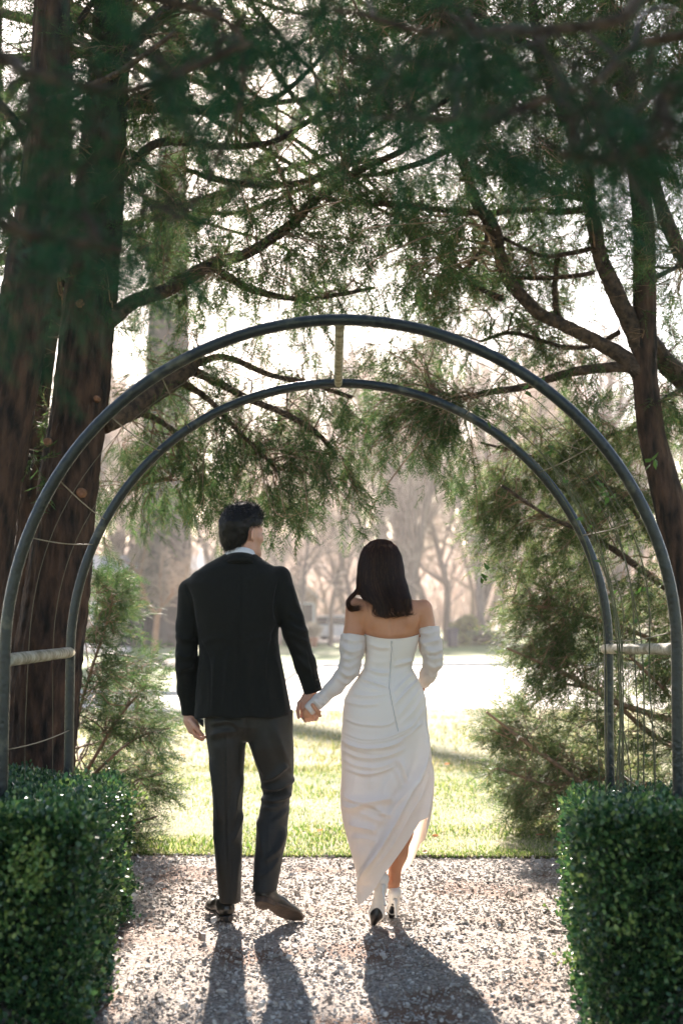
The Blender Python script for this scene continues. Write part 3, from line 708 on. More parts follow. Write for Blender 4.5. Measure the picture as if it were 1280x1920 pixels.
# hidden sides: gathers running round, then soft flutes towards the hem
ang = np.tile(th, NS + 1); tt = np.repeat(np.arange(NS + 1) / NS, NT); away = np.clip(GN[:, 1] * 1.6, 0, 1)
GV += GN * (away * (.006 * np.sin(ang * 3 + tt * 60) * np.clip(1 - abs(tt - .3) * 4, 0, 1) + .014 * np.sin(ang * 9 + 3 * tt) * np.clip(tt - .55, 0, 1) * 2))[:, None]
GV += GN * (.0016 * vnoise(GV * (14, 14, 9)))[:, None]
GV[:, 2] = np.maximum(GV[:, 2], .014)
gown = mk('gown', GV, GF, MAT['satin'], wom)
zp = [P(x, y, YB) for x, y in ((734.5, 1202), (732.5, 1240), (729.5, 1290), (737, 1330), (746, 1372))]
# zip seam lies on the cloth: push each point onto the gown's surface
zz = []
gq = PX(GV); back = GN[:, 1] < 0
for q, (x, y) in zip(catmull(zp, 8), catmull([(734.5, 1202, 0), (732.5, 1240, 0), (729.5, 1290, 0), (737, 1330, 0), (746, 1372, 0)], 8)[:, :2]):
    k = np.argmin(((gq - (x, y)) ** 2).sum(1) + (~back) * 1e6); zz.append(GV[k] + GN[k] * .0005)
zz = np.array(zz); v, f = tube(zz, .0016, 5); mk('zip', v, f, MAT['zip'], gown)
v, f = tube([zz[0] + (0, -.003, 0), zz[0] + (0, -.004, -.012)], .0022, 6); mk('zip_pull', v, f, MAT['zip'], gown)
# upper edge band
rim = GV[:NT]; v, f = tube(np.vstack((rim, rim[:1])), .0022, 5, cap=False); mk('neckline', v, f, MAT['satin'], gown)

# ---- sleeves worn off the shoulder
def sleeve(pts, rad, fl, lo, hi):
    rad = np.array(rad) * SB
    def f(p):
        d = chain(p, pts, rad, .02, endcut=True, startcut=True)
        d = d + .0030 * vnoise(p * (26, 26, 44)) + .0016 * vnoise(p * 70)
        return smax(d, -chain(p, pts, rad - .006, .02), .002) if False else d
    V, Fq = sdf_mesh(f, lo, hi, .0046); V = smooth_mesh(V, Fq, 2); return folds(V, vnormals(V, Fq), [(a_, b_ * 1.5, c_) for a_, b_, c_ in fl]), Fq
SL1 = [bp(663.5, 1190, -.008), bp(661, 1215, -.012), bp(655, 1254, -.02), bp(626, 1289, -.02), bp(597, 1316, -.02), bp(577, 1333, -.024)]
v, f = sleeve(SL1, (24, 22.5, 19, 14.5, 12, 11.5),
              [([(641, 1196), (662, 1202), (684, 1198)], .005, 4), ([(641, 1212), (660, 1222), (682, 1212)], .008, 5), ([(641, 1230), (655, 1236), (680, 1222)], .008, 5), ([(640, 1246), (655, 1250), (676, 1236)], .007, 5),
               ([(637, 1256), (652, 1266), (670, 1258)], .008, 5), ([(630, 1268), (646, 1280), (660, 1276)], .005, 4), ([(594, 1306), (602, 1314), (610, 1322)], .006, 3), ([(588, 1312), (596, 1320), (603, 1328)], .006, 3),
               ([(600, 1300), (608, 1308), (617, 1316)], .005, 3), ([(640, 1262), (615, 1292), (596, 1310)], .003, 4)], bp(555, 1362, -.12), bp(700, 1175, .12))
mk('sleeve', v, f, MAT['sheer'], wom)
SL2 = [bp(801, 1176, -.0), bp(807, 1212, -.004), bp(812, 1240, -.004), bp(803, 1264, .05), bp(792, 1283, .10)]
v, f = sleeve(SL2, (22.5, 20.5, 17.5, 15, 11.5),
              [([(784, 1184), (803, 1188), (822, 1182)], .005, 4), ([(790, 1208), (806, 1204), (825, 1200)], .009, 5), ([(793, 1216), (812, 1222), (828, 1216)], .009, 5), ([(796, 1226), (812, 1236), (829, 1230)], .010, 5),
               ([(798, 1240), (812, 1250), (827, 1244)], .008, 5), ([(800, 1256), (808, 1268), (818, 1262)], .005, 4), ([(786, 1196), (800, 1214), (812, 1226)], .006, 5)], bp(765, 1312, -.12), bp(842, 1160, .20))
mk('sleeve', v, f, MAT['sheer'], wom)

# ---- long dark hair
HRW = rows([(1011, 706, 722, .05, .02), (1015, 694, 734, .075, .02), (1024, 683, 744, .092, .02), (1040, 676, 751, .106, .02), (1062, 671, 756, .112, .015), (1085, 670, 758, .108, .0), (1105, 671, 762, .085, -.03),
            (1120, 681, 765, .060, -.070), (1134, 690, 769, .044, -.090), (1150, 693, 771, .034, -.100), (1164, 700, 768, .026, -.104)], 0, YB)
def hair_end(x): return np.array([bp(0, q)[2] for q in np.atleast_1d(np.interp(640 + np.asarray(x) * FPX / (YB - .09), (684, 694, 702, 712, 722, 733, 741, 755, 766, 774), (1118, 1134, 1150, 1163, 1158, 1138, 1149, 1155, 1150, 1124)))])
HX = np.linspace(-.2, .6, 400); HE = hair_end(HX)
def bhair(p):
    d = prof(p, *HRW, n=2.0, cut=True, k=.01) + .004 + .010 * np.clip((bp(713, 1100)[2] - p[:, 2]) / .08, 0, 1)
    d = smin(d, chain(p, [bp(680, 1095, -.05), bp(668, 1118, -.055), bp(658, 1130, -.06)], (.020, .013, .007), .01), .015)
    d = smax(d, np.interp(p[:, 0], HX, HE) + .006 + .006 * vnoise(p * (160, 40, 5)) - p[:, 2], .006)
    q = (p - BHC) @ BHR                      # face stays free
    d = smax(d, -ell(q, (0, .115, -.03), (.062, .075, .105)), .01)
    return d + .0045 * vnoise(p * (55, 55, 7)) + .003 * vnoise(p * (120, 120, 10))
v, f = sdf_mesh(bhair, bp(640, 1178, -.22), bp(785, 1003, .2), .0050)
hair = mk('hair', v, f, MAT['hair2'], wom)
g = np.random.default_rng(5); m = MB()
def strand(pts, w0):
    c = catmull(pts, 2); n = len(c); t = np.gradient(c, axis=0); out = c - np.array((BHC[0], BHC[1] + .03, 0)) * (1, 1, 0) ; out = out * (1, 1, 0) if True else out
    s = np.cross(t, out); s /= np.linalg.norm(s, axis=1, keepdims=True) + 1e-9; w = w0 * np.clip(np.linspace(1.3, .0, n), 0, 1)[:, None] ** .5
    V = np.vstack((c - s * w, c + s * w)); i = np.arange(n - 1); m.add(V, np.stack((i, i + n, i + n + 1, i + 1), 1))
hz, hcx, hcy, ha, hb = map(np.array, HRW)
for k in range(2100):
    a = g.uniform(np.pi * .98, np.pi * 2.02) if k % 4 else g.uniform(0, 2 * np.pi)
    zt = g.uniform(hz[-2], hz[-1]) if k % 3 else g.uniform(hz[5], hz[-1]); pts = []
    zend = np.interp(np.interp(hz[2], hz, hcx) + np.interp(hz[2], hz, ha) * 1.02 * math.cos(a), HX, HE) + abs(g.normal(0, .014)) - .006
    if math.sin(a) > .25: zend = hz[3]
    a2 = a; wob = g.uniform(0, 6)
    for s in range(8):
        z = zt + (zend - zt) * (s / 7) ** .9; X = np.interp(z, hz, hcx); Yq = np.interp(z, hz, hcy); A = np.interp(z, hz, ha); B = np.interp(z, hz, hb)
        e = 1.02 + .012 * math.sin(wob + s) + (.05 * g.random() if s > 4 else 0)
        pts.append((X + A * e * math.cos(a2), Yq + B * e * math.sin(a2), z)); a2 += g.normal(0, .03)
    cu = .010 * math.sin(a * 7); pts[-2] = (pts[-2][0] + cu * .4, pts[-2][1] - .004, pts[-2][2]); pts[-1] = (pts[-1][0] + cu + g.normal(0, .004), pts[-1][1] - .010, pts[-1][2] + .006)
    strand(pts, g.uniform(.0007, .0015))
for k in range(150):                        # the lock curling over the left shoulder
    o = g.normal(0, 1, 3) * (.004, .005, .004)
    pts = [bp(676, 1085, -.05) + o * 2, bp(671, 1105, -.065) + o, bp(660, 1118, -.075) + o, bp(652, 1128, -.075) + o, bp(655, 1139, -.078) + o * 1.5, bp(664 + g.uniform(-2, 3), 1142, -.075) + o * 1.5, bp(674 + g.uniform(-4, 4), 1137 + g.uniform(-2, 3), -.075) + o * 2]
    strand(pts, .0012)
for k in range(120):                        # curled tips
    x0 = g.uniform(700, 768); o = g.normal(0, .003, 3); y0 = 1150 - abs(x0 - 725) * .12
    pts = [bp(x0, y0 - 22, -.125) + o, bp(x0 - 2, y0 - 6, -.13) + o, bp(x0 + g.uniform(-3, 3), y0 + 4, -.128) + o, bp(x0 + g.uniform(2, 9), y0 + 8, -.122) + o, bp(x0 + g.uniform(5, 14), y0 + 3, -.12) + o]
    strand(pts, .0014)
for k in range(190):                        # flyaways standing off the outline
    a = g.uniform(np.pi * .9, np.pi * 2.1); i0 = g.uniform(.25, .9); z0 = hz[0] + (hz[-1] - hz[0]) * i0; pts = []; ln = g.uniform(.03, .09)
    for s in range(4):
        z = z0 - ln * s / 3; X = np.interp(z, hz, hcx); Yq = np.interp(z, hz, hcy); A = np.interp(z, hz, ha); B = np.interp(z, hz, hb); e = 1.02 + g.uniform(.0, .05) * s
        pts.append((X + A * e * math.cos(a), Yq + B * e * math.sin(a), z + g.normal(0, .003)))
    strand(pts, .0005)
m.mk('strands', MAT['hair2'], hair, kind='stuff')

# ---- stiletto pumps
def pump(p, ch, rad): return chain(p, ch, rad, .012)
PL = [bp(717, 1648, -.105), bp(713, 1668, -.095), bp(709, 1692, -.075), bp(706, 1712, -.06), bp(700, 1731, -.045)]
PR = [bp(739.5, 1674, .02), bp(738, 1689, .05), bp(736, 1703, .10), bp(735, 1709, .15), bp(734, 1711, .20)]
def build_pump(ch, rad, soledir, stem, soleoff, lab):
    ch = [np.asarray(c) for c in ch]; sd = np.asarray(soledir, float); sd /= np.linalg.norm(sd); rad = np.array(rad) * SB
    topcut = (ch[0] - ch[1]) / np.linalg.norm(ch[0] - ch[1])
    c0 = sum(ch) / len(ch)
    def up(p):
        d = pump(p, ch, rad)
        d = smax(d, (p - (ch[0] + topcut * rad[0] * .9)) @ topcut, .004)
        return d
    def so(p):
        d = pump(p, [c + sd * soleoff for c in ch[1:]], rad[1:] * np.array((.55, .55, .84, .8)))
        return smax(d, -(pump(p, ch, rad) ) - .010, .002)
    lo = np.min(ch, 0) - .05; hi = np.max(ch, 0) + .05
    v, f = sdf_mesh(up, lo, hi, .0028); sh = mk('stiletto_pump', smooth_mesh(v, f, 1), f, MAT['pump'], wom)
    v, f = sdf_mesh(so, lo, hi, .0028); mk('sole', smooth_mesh(v, f, 1), f, MAT['black'], sh)
    st = catmull(stem, 5); r = np.interp(np.linspace(0, 1, len(st)), (0, .3, .9, .93, 1), (.013, .0055, .0036, .0062, .0066)); v, f = tube(st, r, 10); mk('heel', v, f, MAT['pump'], sh)
    v, f = tube([st[-1], st[-1] + (st[-1] - st[-2]) * .25], .0062, 10); mk('heel_tip', v, f, MAT['black'], sh)
build_pump(PL, (12, 10.5, 10, 14.5, 6), (-.1, -1, -.12), [bp(718, 1660, -.125), bp(718, 1674, -.145), bp(720, 1688, -.155), bp(721.5, 1697, -.158)], .010, '')
build_pump(PR, (12.5, 9.5, 10.5, 11.5, 6), (-.25, -1, -.35), [bp(740, 1688, .005), bp(741, 1700, -.012), bp(741.5, 1712, -.018), bp(742, 1721, -.02)], .015, '')
# ================================================================ ground
def sheet(name, poly, z, mat, **k):
    v = np.array([(p[0], p[1], z) for p in poly]); return mk(name, v, [np.array([list(range(len(poly)))])], mat, None, False, kind='structure', **k)
def ground_patch(px): return [tuple(G(x, y)[:2]) for x, y in px]
# lawn: fine grid near, large sheet beyond
YE = G(640, 1606)[1]                                   # where gravel meets grass
def edge_y(x): return YE - .035 * x + .012 * math.sin(x * 2.1)
nx, ny = 120, 90
gx = np.linspace(-9, 9, nx); gy = np.linspace(0, 1, ny)
V = np.empty((ny, nx, 3))
for i, t in enumerate(gy):
    V[i, :, 0] = gx; y0 = np.array([edge_y(x) for x in gx]); V[i, :, 1] = y0 + (22 - y0) * t
V[:, :, 2] = .006
vv = V.reshape(-1, 3); vv[:, 2] += .010 * vnoise(vv * (1.1, 1.1, 1)) * np.clip((vv[:, 1] - YE - .1) * 2, 0, 1) * np.clip((21 - vv[:, 1]), 0, 1)
vv[:, 2] = np.maximum(vv[:, 2], .001)
i = np.arange(ny - 1)[:, None] * nx; j = np.arange(nx - 1)[None]
mk('lawn', vv, np.stack((i + j, i + j + 1, i + nx + j + 1, i + nx + j), -1).reshape(-1, 4), MAT['lawn'], kind='structure')
sheet('ground', [(-900, -60), (900, -60), (900, 1500), (-900, 1500)], -.012, MAT['farlawn'])
# gravel path, an uneven sheet under the loose stones
nx, ny = 160, 150; xs = np.linspace(-5, 5, nx); V = np.empty((ny, nx, 3))
for i in range(ny):
    t = i / (ny - 1); V[i, :, 0] = xs; e = np.array([edge_y(x) for x in xs]); V[i, :, 1] = -3 + (e - .03 + 3) * t
vv = V.reshape(-1, 3); vv[:, 2] = .002 + .007 * vnoise(vv * (2.3, 2.3, 1)) + .004 * vnoise(vv * (9, 9, 1) + 3)
i = np.arange(ny - 1)[:, None] * nx; j = np.arange(nx - 1)[None]
mk('gravel_path', vv, np.stack((i + j, i + j + 1, i + nx + j + 1, i + nx + j), -1).reshape(-1, 4), MAT['gravel'], kind='structure')
def gz(xy): q = np.c_[xy, np.zeros(len(xy))]; return .002 + .007 * vnoise(q * (2.3, 2.3, 1)) + .004 * vnoise(q * (9, 9, 1) + 3)

def rand_rot(n, g):
    q = g.normal(size=(n, 4)); q /= np.linalg.norm(q, axis=1, keepdims=True); w, x, y, z = q.T
    return np.stack((1 - 2 * (y * y + z * z), 2 * (x * y - z * w), 2 * (x * z + y * w), 2 * (x * y + z * w), 1 - 2 * (x * x + z * z), 2 * (y * z - x * w),
                     2 * (x * z - y * w), 2 * (y * z + x * w), 1 - 2 * (x * x + y * y)), 1).reshape(n, 3, 3)
def yaw_rot(a, tilt=None):
    c, s = np.cos(a), np.sin(a); z = np.zeros_like(a); o = z + 1
    return np.stack((c, -s, z, s, c, z, z, z, o), 1).reshape(-1, 3, 3)
def scatter(protos, Rm, S, T, pick=None, g=rng):
    """joined copies of small meshes: protos [(V, F)], rotation (n,3,3), scale (n,) or (n,3), place (n,3)"""
    n = len(T); pick = g.integers(0, len(protos), n) if pick is None else pick; S = np.asarray(S, float); S = S[:, None] * np.ones(3) if S.ndim == 1 else S
    Vs = []; Fs = []; off = 0
    for k, (pv, pf) in enumerate(protos):
        m = np.where(pick == k)[0]
        if not len(m): continue
        v = pv[None] * S[m][:, None]; v = np.einsum('nij,nvj->nvi', Rm[m], v) + T[m][:, None]
        f = pf[None] + (np.arange(len(m)) * len(pv))[:, None, None] + off
        Vs.append(v.reshape(-1, 3)); Fs.append(f.reshape(-1, pf.shape[1])); off += len(m) * len(pv)
    return np.vstack(Vs), np.vstack(Fs)
# stones: squashed, knocked-about little polyhedra
import bmesh
bm = bmesh.new(); bmesh.ops.create_icosphere(bm, subdivisions=1, radius=1); bm.verts.ensure_lookup_table()
ICV = np.array([v.co[:] for v in bm.verts]); ICF = np.array([[v.index for v in f.verts] for f in bm.faces]); bm.free()
SP = []
OCV = np.array([(1, 0, 0), (-1, 0, 0), (0, 1, 0), (0, -1, 0), (0, 0, 1), (0, 0, -1.)]); OCF = np.array([(0, 2, 4), (2, 1, 4), (1, 3, 4), (3, 0, 4), (2, 0, 5), (1, 2, 5), (3, 1, 5), (0, 3, 5)])
CV, CF = box((-.8, -.8, -.8), (.8, .8, .8)); CF = np.concatenate((CF[:, [0, 1, 2]], CF[:, [0, 2, 3]]))
for k in range(10):               # angular chips: battered blocks with twelve faces
    v = (CV + rng.normal(0, .20, CV.shape)) * rng.uniform(.65, 1.1, 3); v = v / np.linalg.norm(v, axis=1, keepdims=True) ** .6; SP.append((v, CF))
LIT = [(G(px, py)[:2], rx, ry, w) for px, py, rx, ry, w in ((330, 1690, .35, .05, .8), (360, 1762, .28, .16, 1.1), (520, 1750, .12, .08, .8), (720, 1750, .20, .10, 1.2), (960, 1800, .30, .28, 1.1), (900, 1752, .2, .1, .8), (670, 1632, .30, .14, .9), (850, 1682, .35, .06, .8), (280, 1790, .2, .2, .9), (1020, 1870, .2, .2, .7))]
def litter(x, y): return sum(w * np.exp(-((x - c[0]) / rx) ** 2 - ((y - c[1]) / ry) ** 2) for c, rx, ry, w in LIT) + .55 * vnoise(np.c_[x * 1.1 + 5, y * 2.6, np.zeros_like(x)]) + .5 * vnoise(np.c_[x * 4, y * 7, np.zeros_like(x) + 4])
n = 34000
y = 4.35 + (YE - 4.25 + .02) * rng.random(n) ** 1.0; x = rng.uniform(-1, 1, n) * (.55 + .165 * y)
keep = (y < np.array([edge_y(q) for q in x]) - .03) & (rng.random(n) > np.clip((litter(x, y) - .38) * 1.6, 0, .6)); x, y = x[keep], y[keep]; n = len(x)
sz = .0048 * np.exp(rng.normal(0, .40, n)); sz[rng.random(n) < .025] *= 1.7
z = gz(np.c_[x, y]) + sz * .45 + (rng.random(n) < .3) * sz * .9
Rm = np.einsum('nij,njk->nik', yaw_rot(rng.uniform(0, 6.28, n)), rand_rot(n, rng) * .35 + np.eye(3) * .8)
v, f = scatter(SP, Rm, np.c_[sz * 1.3, sz, sz * .8], np.c_[x, y, z]); mk('loose_gravel', v, f, MAT['stone'], kind='stuff', smooth=False)
# brown conifer litter lying in drifts on the gravel
n = 34000; y = rng.uniform(4.3, YE - .05, n); x = rng.uniform(-1, 1, n) * (.55 + .165 * y); L_ = litter(x, y)
keep = rng.random(n) < np.clip((L_ - .22) * 1.6, .03, 1); x, y = x[keep], y[keep]; n = len(x)
ND = [(np.array([(-1, -.05, 0), (-1, .05, 0), (0, .06, .12), (0, -.06, .12), (1, .02, 0), (1, -.02, 0)]), np.array([(0, 3, 2, 1), (3, 5, 4, 2)]))]
Rm = yaw_rot(rng.uniform(0, 6.28, n)); s = rng.uniform(.006, .022, n)
v, f = scatter(ND, Rm, s, np.c_[x, y, gz(np.c_[x, y]) + rng.uniform(.004, .013, n)]); mk('fallen_needles', v, f, MAT['needle'], kind='stuff')
# metal edging strip between gravel and lawn
xs = np.linspace(-4.5, 4.5, 120); V = []
for x0 in xs:
    e = edge_y(x0) - .02
    for dy, dz in ((-.006, -.01), (-.006, .013 + .003 * math.sin(x0 * 5)), (.006, .013 + .003 * math.sin(x0 * 5)), (.006, -.01)): V.append((x0, e + dy, dz))
F_ = [(a * 4 + b, a * 4 + 4 + b, a * 4 + 4 + (b + 1) % 4, a * 4 + (b + 1) % 4) for a in range(119) for b in range(3)]
tag(mk('path_edging', np.array(V), np.array(F_), MAT['edging'], smooth=False, base=(0, YE - .02, 0)), 'rusty brown edging strip between gravel path and lawn', 'edging')
# pale drive across the lawn, widening to the right, kerb on its left end
DR = ground_patch([(-300, 1306), (240, 1306), (330, 1305), (430, 1304), (520, 1290), (560, 1262), (610, 1251), (900, 1249), (1500, 1250), (1700, 1330), (900, 1330), (500, 1334), (240, 1337), (-300, 1337)])
sheet('drive', DR, .012, MAT['drive'])
kp = [G(x, y, 0) for x, y in ((-300, 1306), (240, 1306), (330, 1305), (430, 1304), (520, 1290), (560, 1262), (610, 1251), (900, 1249), (1500, 1250))]
kp = np.array(kp); V = np.vstack((kp + (0, 0, 0), kp + (0, 0, .09), kp + (0, .35, .09), kp + (0, .35, 0))); nk = len(kp)
F_ = np.array([(r * nk + a, r * nk + a + 1, (r + 1) * nk + a + 1, (r + 1) * nk + a) for r in range(3) for a in range(nk - 1)])
mk('kerb', V, F_, MAT['kerb'], smooth=False, kind='structure')
# a paler worn strip at the back, in front of the shrubs and far path on the left
sheet('far_path', ground_patch([(-400, 1222), (150, 1222), (245, 1232), (246, 1206), (150, 1200), (-400, 1200)]), .016, MAT['drive'])
sheet('parking', ground_patch([(560, 1207), (690, 1206), (690, 1193), (560, 1193)]), .020, MAT['drive'])

# grass blades
BL = []
for k in range(5):
    a = rng.normal(0, .25); BL.append((np.array([(-.045, 0, 0), (.045, 0, 0), (.03 + a * .4, .1, .55), (-.03 + a * .4, .1, .55), (a, .3 + .2 * rng.random(), 1 - .1 * k)]), np.array([(0, 1, 2), (0, 2, 3), (3, 2, 4)])))
def lawn_z(x, y): 
    q = np.c_[x, y, np.zeros_like(x) + .006]; return .006 + .010 * vnoise(q * (1.1, 1.1, 1)) * np.clip((y - YE - .1) * 2, 0, 1)
def blades(name, y0, y1, n, h, w):
    y = y0 + (y1 - y0) * rng.random(n) ** 1.25; x = rng.uniform(-1, 1, n) * (.4 + .19 * y)
    k = (y > np.array([edge_y(q) for q in x]) + .0); x, y = x[k], y[k]; n = len(x)
    patch = .75 + .35 * vnoise(np.c_[x * 2.2, y * 2.2, x * 0]); hh = h * np.exp(rng.normal(0, .3, n)) * patch
    v, f = scatter(BL, yaw_rot(rng.uniform(0, 6.28, n)), np.c_[hh * w, hh, hh], np.c_[x, y, lawn_z(x, y) - .002]); return v, f
v, f = blades('', YE - .1, 13, 70000, .027, 2.4); v2, f2 = blades('', 12.5, 20.5, 28000, .045, 2.6)
mk('grass', v, f, MAT['grass'], kind='stuff'); mk('dry_grass', v2, f2, MAT['drygrass'], kind='stuff')
# a ragged fringe of longer grass along the edging
n = 5500; x = rng.uniform(-2.2, 2.2, n); y = np.array([edge_y(q) for q in x]) + rng.uniform(-.045, .05, n)
v, f = scatter(BL, yaw_rot(rng.uniform(0, 6.28, n)), np.c_[rng.uniform(.03, .07, n) * 1.2, rng.uniform(.03, .06, n), rng.uniform(.018, .042, n)], np.c_[x, y, np.zeros(n)])
mk('edge_grass', v, f, MAT['grass'], kind='stuff')
# fallen leaves
def dry_leaf(px, py, size, label, z=.02, rot=None):
    c = G(px, py) + (0, 0, z); t = np.linspace(-1, 1, 9); w = (1 - t ** 2) ** .7 * .42; V = []
    for a, b in zip(t, w):
        V += [(a, -b, .25 * b + .12 * a * a), (a, 0, .12 * a * a), (a, b, .30 * b + .12 * a * a)]
    V = np.array(V) * size; F_ = [(i * 3 + j, i * 3 + 3 + j, i * 3 + 4 + j, i * 3 + 1 + j) for i in range(8) for j in (0, 1)]
    Rr = np.array(Matrix.Rotation(rot if rot is not None else random.uniform(0, 6), 3, 'Z') @ Matrix.Rotation(random.uniform(-.9, .9), 3, 'X'))
    tag(mk('fallen_leaf', V @ Rr.T + c, np.array(F_), MAT['leafdry'], base=c), label, 'leaf', 'dry leaves fallen on lawn and path')
for a in ((797, 1608, .032, 'orange dry leaf lying on the edging strip right of the gown', .03), (815, 1580, .028, 'small upright orange leaf in grass right of the gown', .04), (1012, 1575, .030, 'dry leaf in the grass near the right hedge', .03),
          (622, 1521, .024, 'brown leaf on the grass between the couple', .03), (851, 1418, .036, 'dark leaf on the sunlit lawn right of the gown', .035), (838, 1440, .030, 'pale leaf on the shadow streak right of the gown', .035),
          (342, 1424, .034, 'orange leaf on the lawn left of the man', .04), (308, 1673, .014, 'tiny orange leaf on the gravel by the left hedge', .015), (600, 1566, .024, 'brown leaf in the grass near the man\'s raised heel', .03)):
    dry_leaf(*a)

# ================================================================ garden arch
YN, YF = 5.62, 7.06
xl, xr = P(8, 1240, YN)[0], P(1269, 1240, YN)[0]
AR = (xr - xl) / 2; AX = (xl + xr) / 2; ZS = P(640, 600, YN)[2] - AR
arch = thing('garden_arch', 'dark green metal garden arch of two hoops standing over the path', 'arch', (AX, (YN + YF) / 2, 0))
def hoop(Y, ax, r, zs, n=64, lean=0):
    a = np.linspace(np.pi, 0, n); top = [(ax + r * math.cos(t), Y, zs + r * math.sin(t)) for t in a]
    zz = np.linspace(0, zs, 14)[:-1]
    return np.array([(ax - r, Y, z) for z in zz] + top + [(ax + r, Y, z) for z in zz[::-1]])
xlf, xrf = P(133, 1230, YF)[0], P(1140, 1230, YF)[0]; ARF = (xrf - xlf) / 2; AXF = (xlf + xrf) / 2; ZSF = P(640, 718, YF)[2] - ARF
HN, HF = hoop(YN, AX, AR, ZS), hoop(YF, AXF, ARF, ZSF)
for h in (HN, HF):
    h2 = h + .006 * np.stack((vnoise(h * 1.3), vnoise(h * 1.3 + 9), vnoise(h * 1.3 + 5)), 1); v, f = tube(h2, .0235, 18); mk('hoop', v, f, MAT['metal'], arch)
def bar(a, b, r, name='crossbar', mat='bar'):
    p = np.linspace(a, b, 14); v, f = tube(p, r * (1 + .05 * vnoise(p * 9)), 14); mk(name, v, f, MAT[mat], arch)
bar(P(634, 720, YF) + (0, -.02, 0), P(637, 602, YN) + (0, .02, 0), .020)
bar(P(132, 1223, YF), P(12, 1238, YN), .0265)
bar(P(1134, 1217, YF), P(1270, 1217, YN), .0245)
def arcpt(h, s): i = s * (len(h) - 1); k = int(min(i, len(h) - 2)); t = i - k; return h[k] * (1 - t) + h[k + 1] * t
for s in (.045, .1, .225, .27, .325, .37, .62, .70, .76, .84, .93):      # wires tied from hoop to hoop
    a, b = arcpt(HN, s), arcpt(HF, min(1, max(0, s + random.uniform(-.012, .012)))); p = np.linspace(a, b, 8); p[:, 2] -= .012 * np.sin(np.linspace(0, np.pi, 8)); v, f = tube(p, .0028, 5); mk('wire', v, f, MAT['wire'], arch)
for t in (.3, .7):                                       # wires following the curve
    h = HN * (1 - t) + HF * t; h = h + .012 * np.stack((vnoise(h * 2 + t), vnoise(h * 2 + 5 + t), vnoise(h * 2 + 9 + t)), 1); v, f = tube(h, .0014, 4); mk('wire', v, f, MAT['wire'], arch)
# clematis climbing the right side
vine = thing('climbing_vine', 'thin green climbing stems hanging on the right side of the arch', 'vine', (AX + AR, (YN + YF) / 2, 0))
ml = MB(); n_l = 0
for k in range(12):
    t = random.uniform(.12, .95); h = HN * (1 - t) + HF * t; n = len(h); i0 = int(n * random.uniform(.50, .72)) ; seg = h[i0:]
    if k % 3 == 0: seg = h[int(n * .78):]
    o = np.array((random.uniform(-.10, .03), 0, random.uniform(-.02, .02))); ph = random.uniform(0, 9)
    seg = seg + o + np.stack((.035 * vnoise(seg * 2.2 + ph), .05 * vnoise(seg * 1.8 + ph + 4), .02 * vnoise(seg * 2 + ph + 8)), 1)
    seg = catmull(seg[::3], 3); v, f = tube(seg, np.linspace(.0016, .0042, len(seg)), 5); mk('stem', v, f, MAT['vine'], vine)
    for q in range(random.randint(1, 4)):
        c = seg[random.randrange(len(seg))]; ml.add(c + (np.array([(0, 0, 0), (.012, .003, .01), (.03, 0, .014), (.012, -.003, -.006)]) @ rand_rot(1, rng)[0]) * 1.2, np.array([(0, 1, 2, 3)]))
for c in (P(905, 1083, 6.4), P(1205, 1110, 6.2), P(1030, 850, 6.3), P(1140, 925, 6.2), P(1166, 870, 5.9), P(1222, 865, 5.9), P(1001, 725, 6.3)):
    for q in range(5): ml.add(c + rng.normal(0, .018, 3) + (np.array([(0, 0, 0), (.012, .003, .012), (.03, 0, .016), (.012, -.003, -.008)]) @ rand_rot(1, rng)[0]) * 1.3, np.array([(0, 1, 2, 3)]))
ml.mk('leaves', MAT['vineleaf'], vine, kind='stuff')

# ================================================================ clipped box hedges
LP = []
for k in range(4):
    t = np.array((0, .3, .65, 1.)); w = np.array((0, .32, .30, 0)); c = .08 * rng.normal()
    V = [(0, 0, 0), (-.30, .32, .10), (0, .34, .0), (.30, .32, .10), (-.27, .68, .08 + c), (0, .7, -.02 + c), (.27, .68, .08 + c), (0, 1, -.05 + 2 * c)]
    LP.append((np.array(V) * (1, 1, 1), np.array([(0, 2, 1), (0, 3, 2), (1, 2, 5), (1, 5, 4), (2, 3, 6), (2, 6, 5), (4, 5, 7), (5, 6, 7)])))
LPL = [(v[[0, 1, 3, 4, 6, 7]], np.array([(0, 2, 1), (1, 2, 4), (1, 4, 3), (3, 4, 5)])) for v, f in LP]
def orient(n, nrm, g, jit=.75):
    """frames whose y axis roughly follows nrm"""
    d = nrm + g.normal(0, jit, (n, 3)); d /= np.linalg.norm(d, axis=1, keepdims=True); r = g.normal(size=(n, 3)); x = np.cross(d, r); x /= np.linalg.norm(x, axis=1, keepdims=True); z = np.cross(x, d)
    return np.stack((x, d, z), 2)
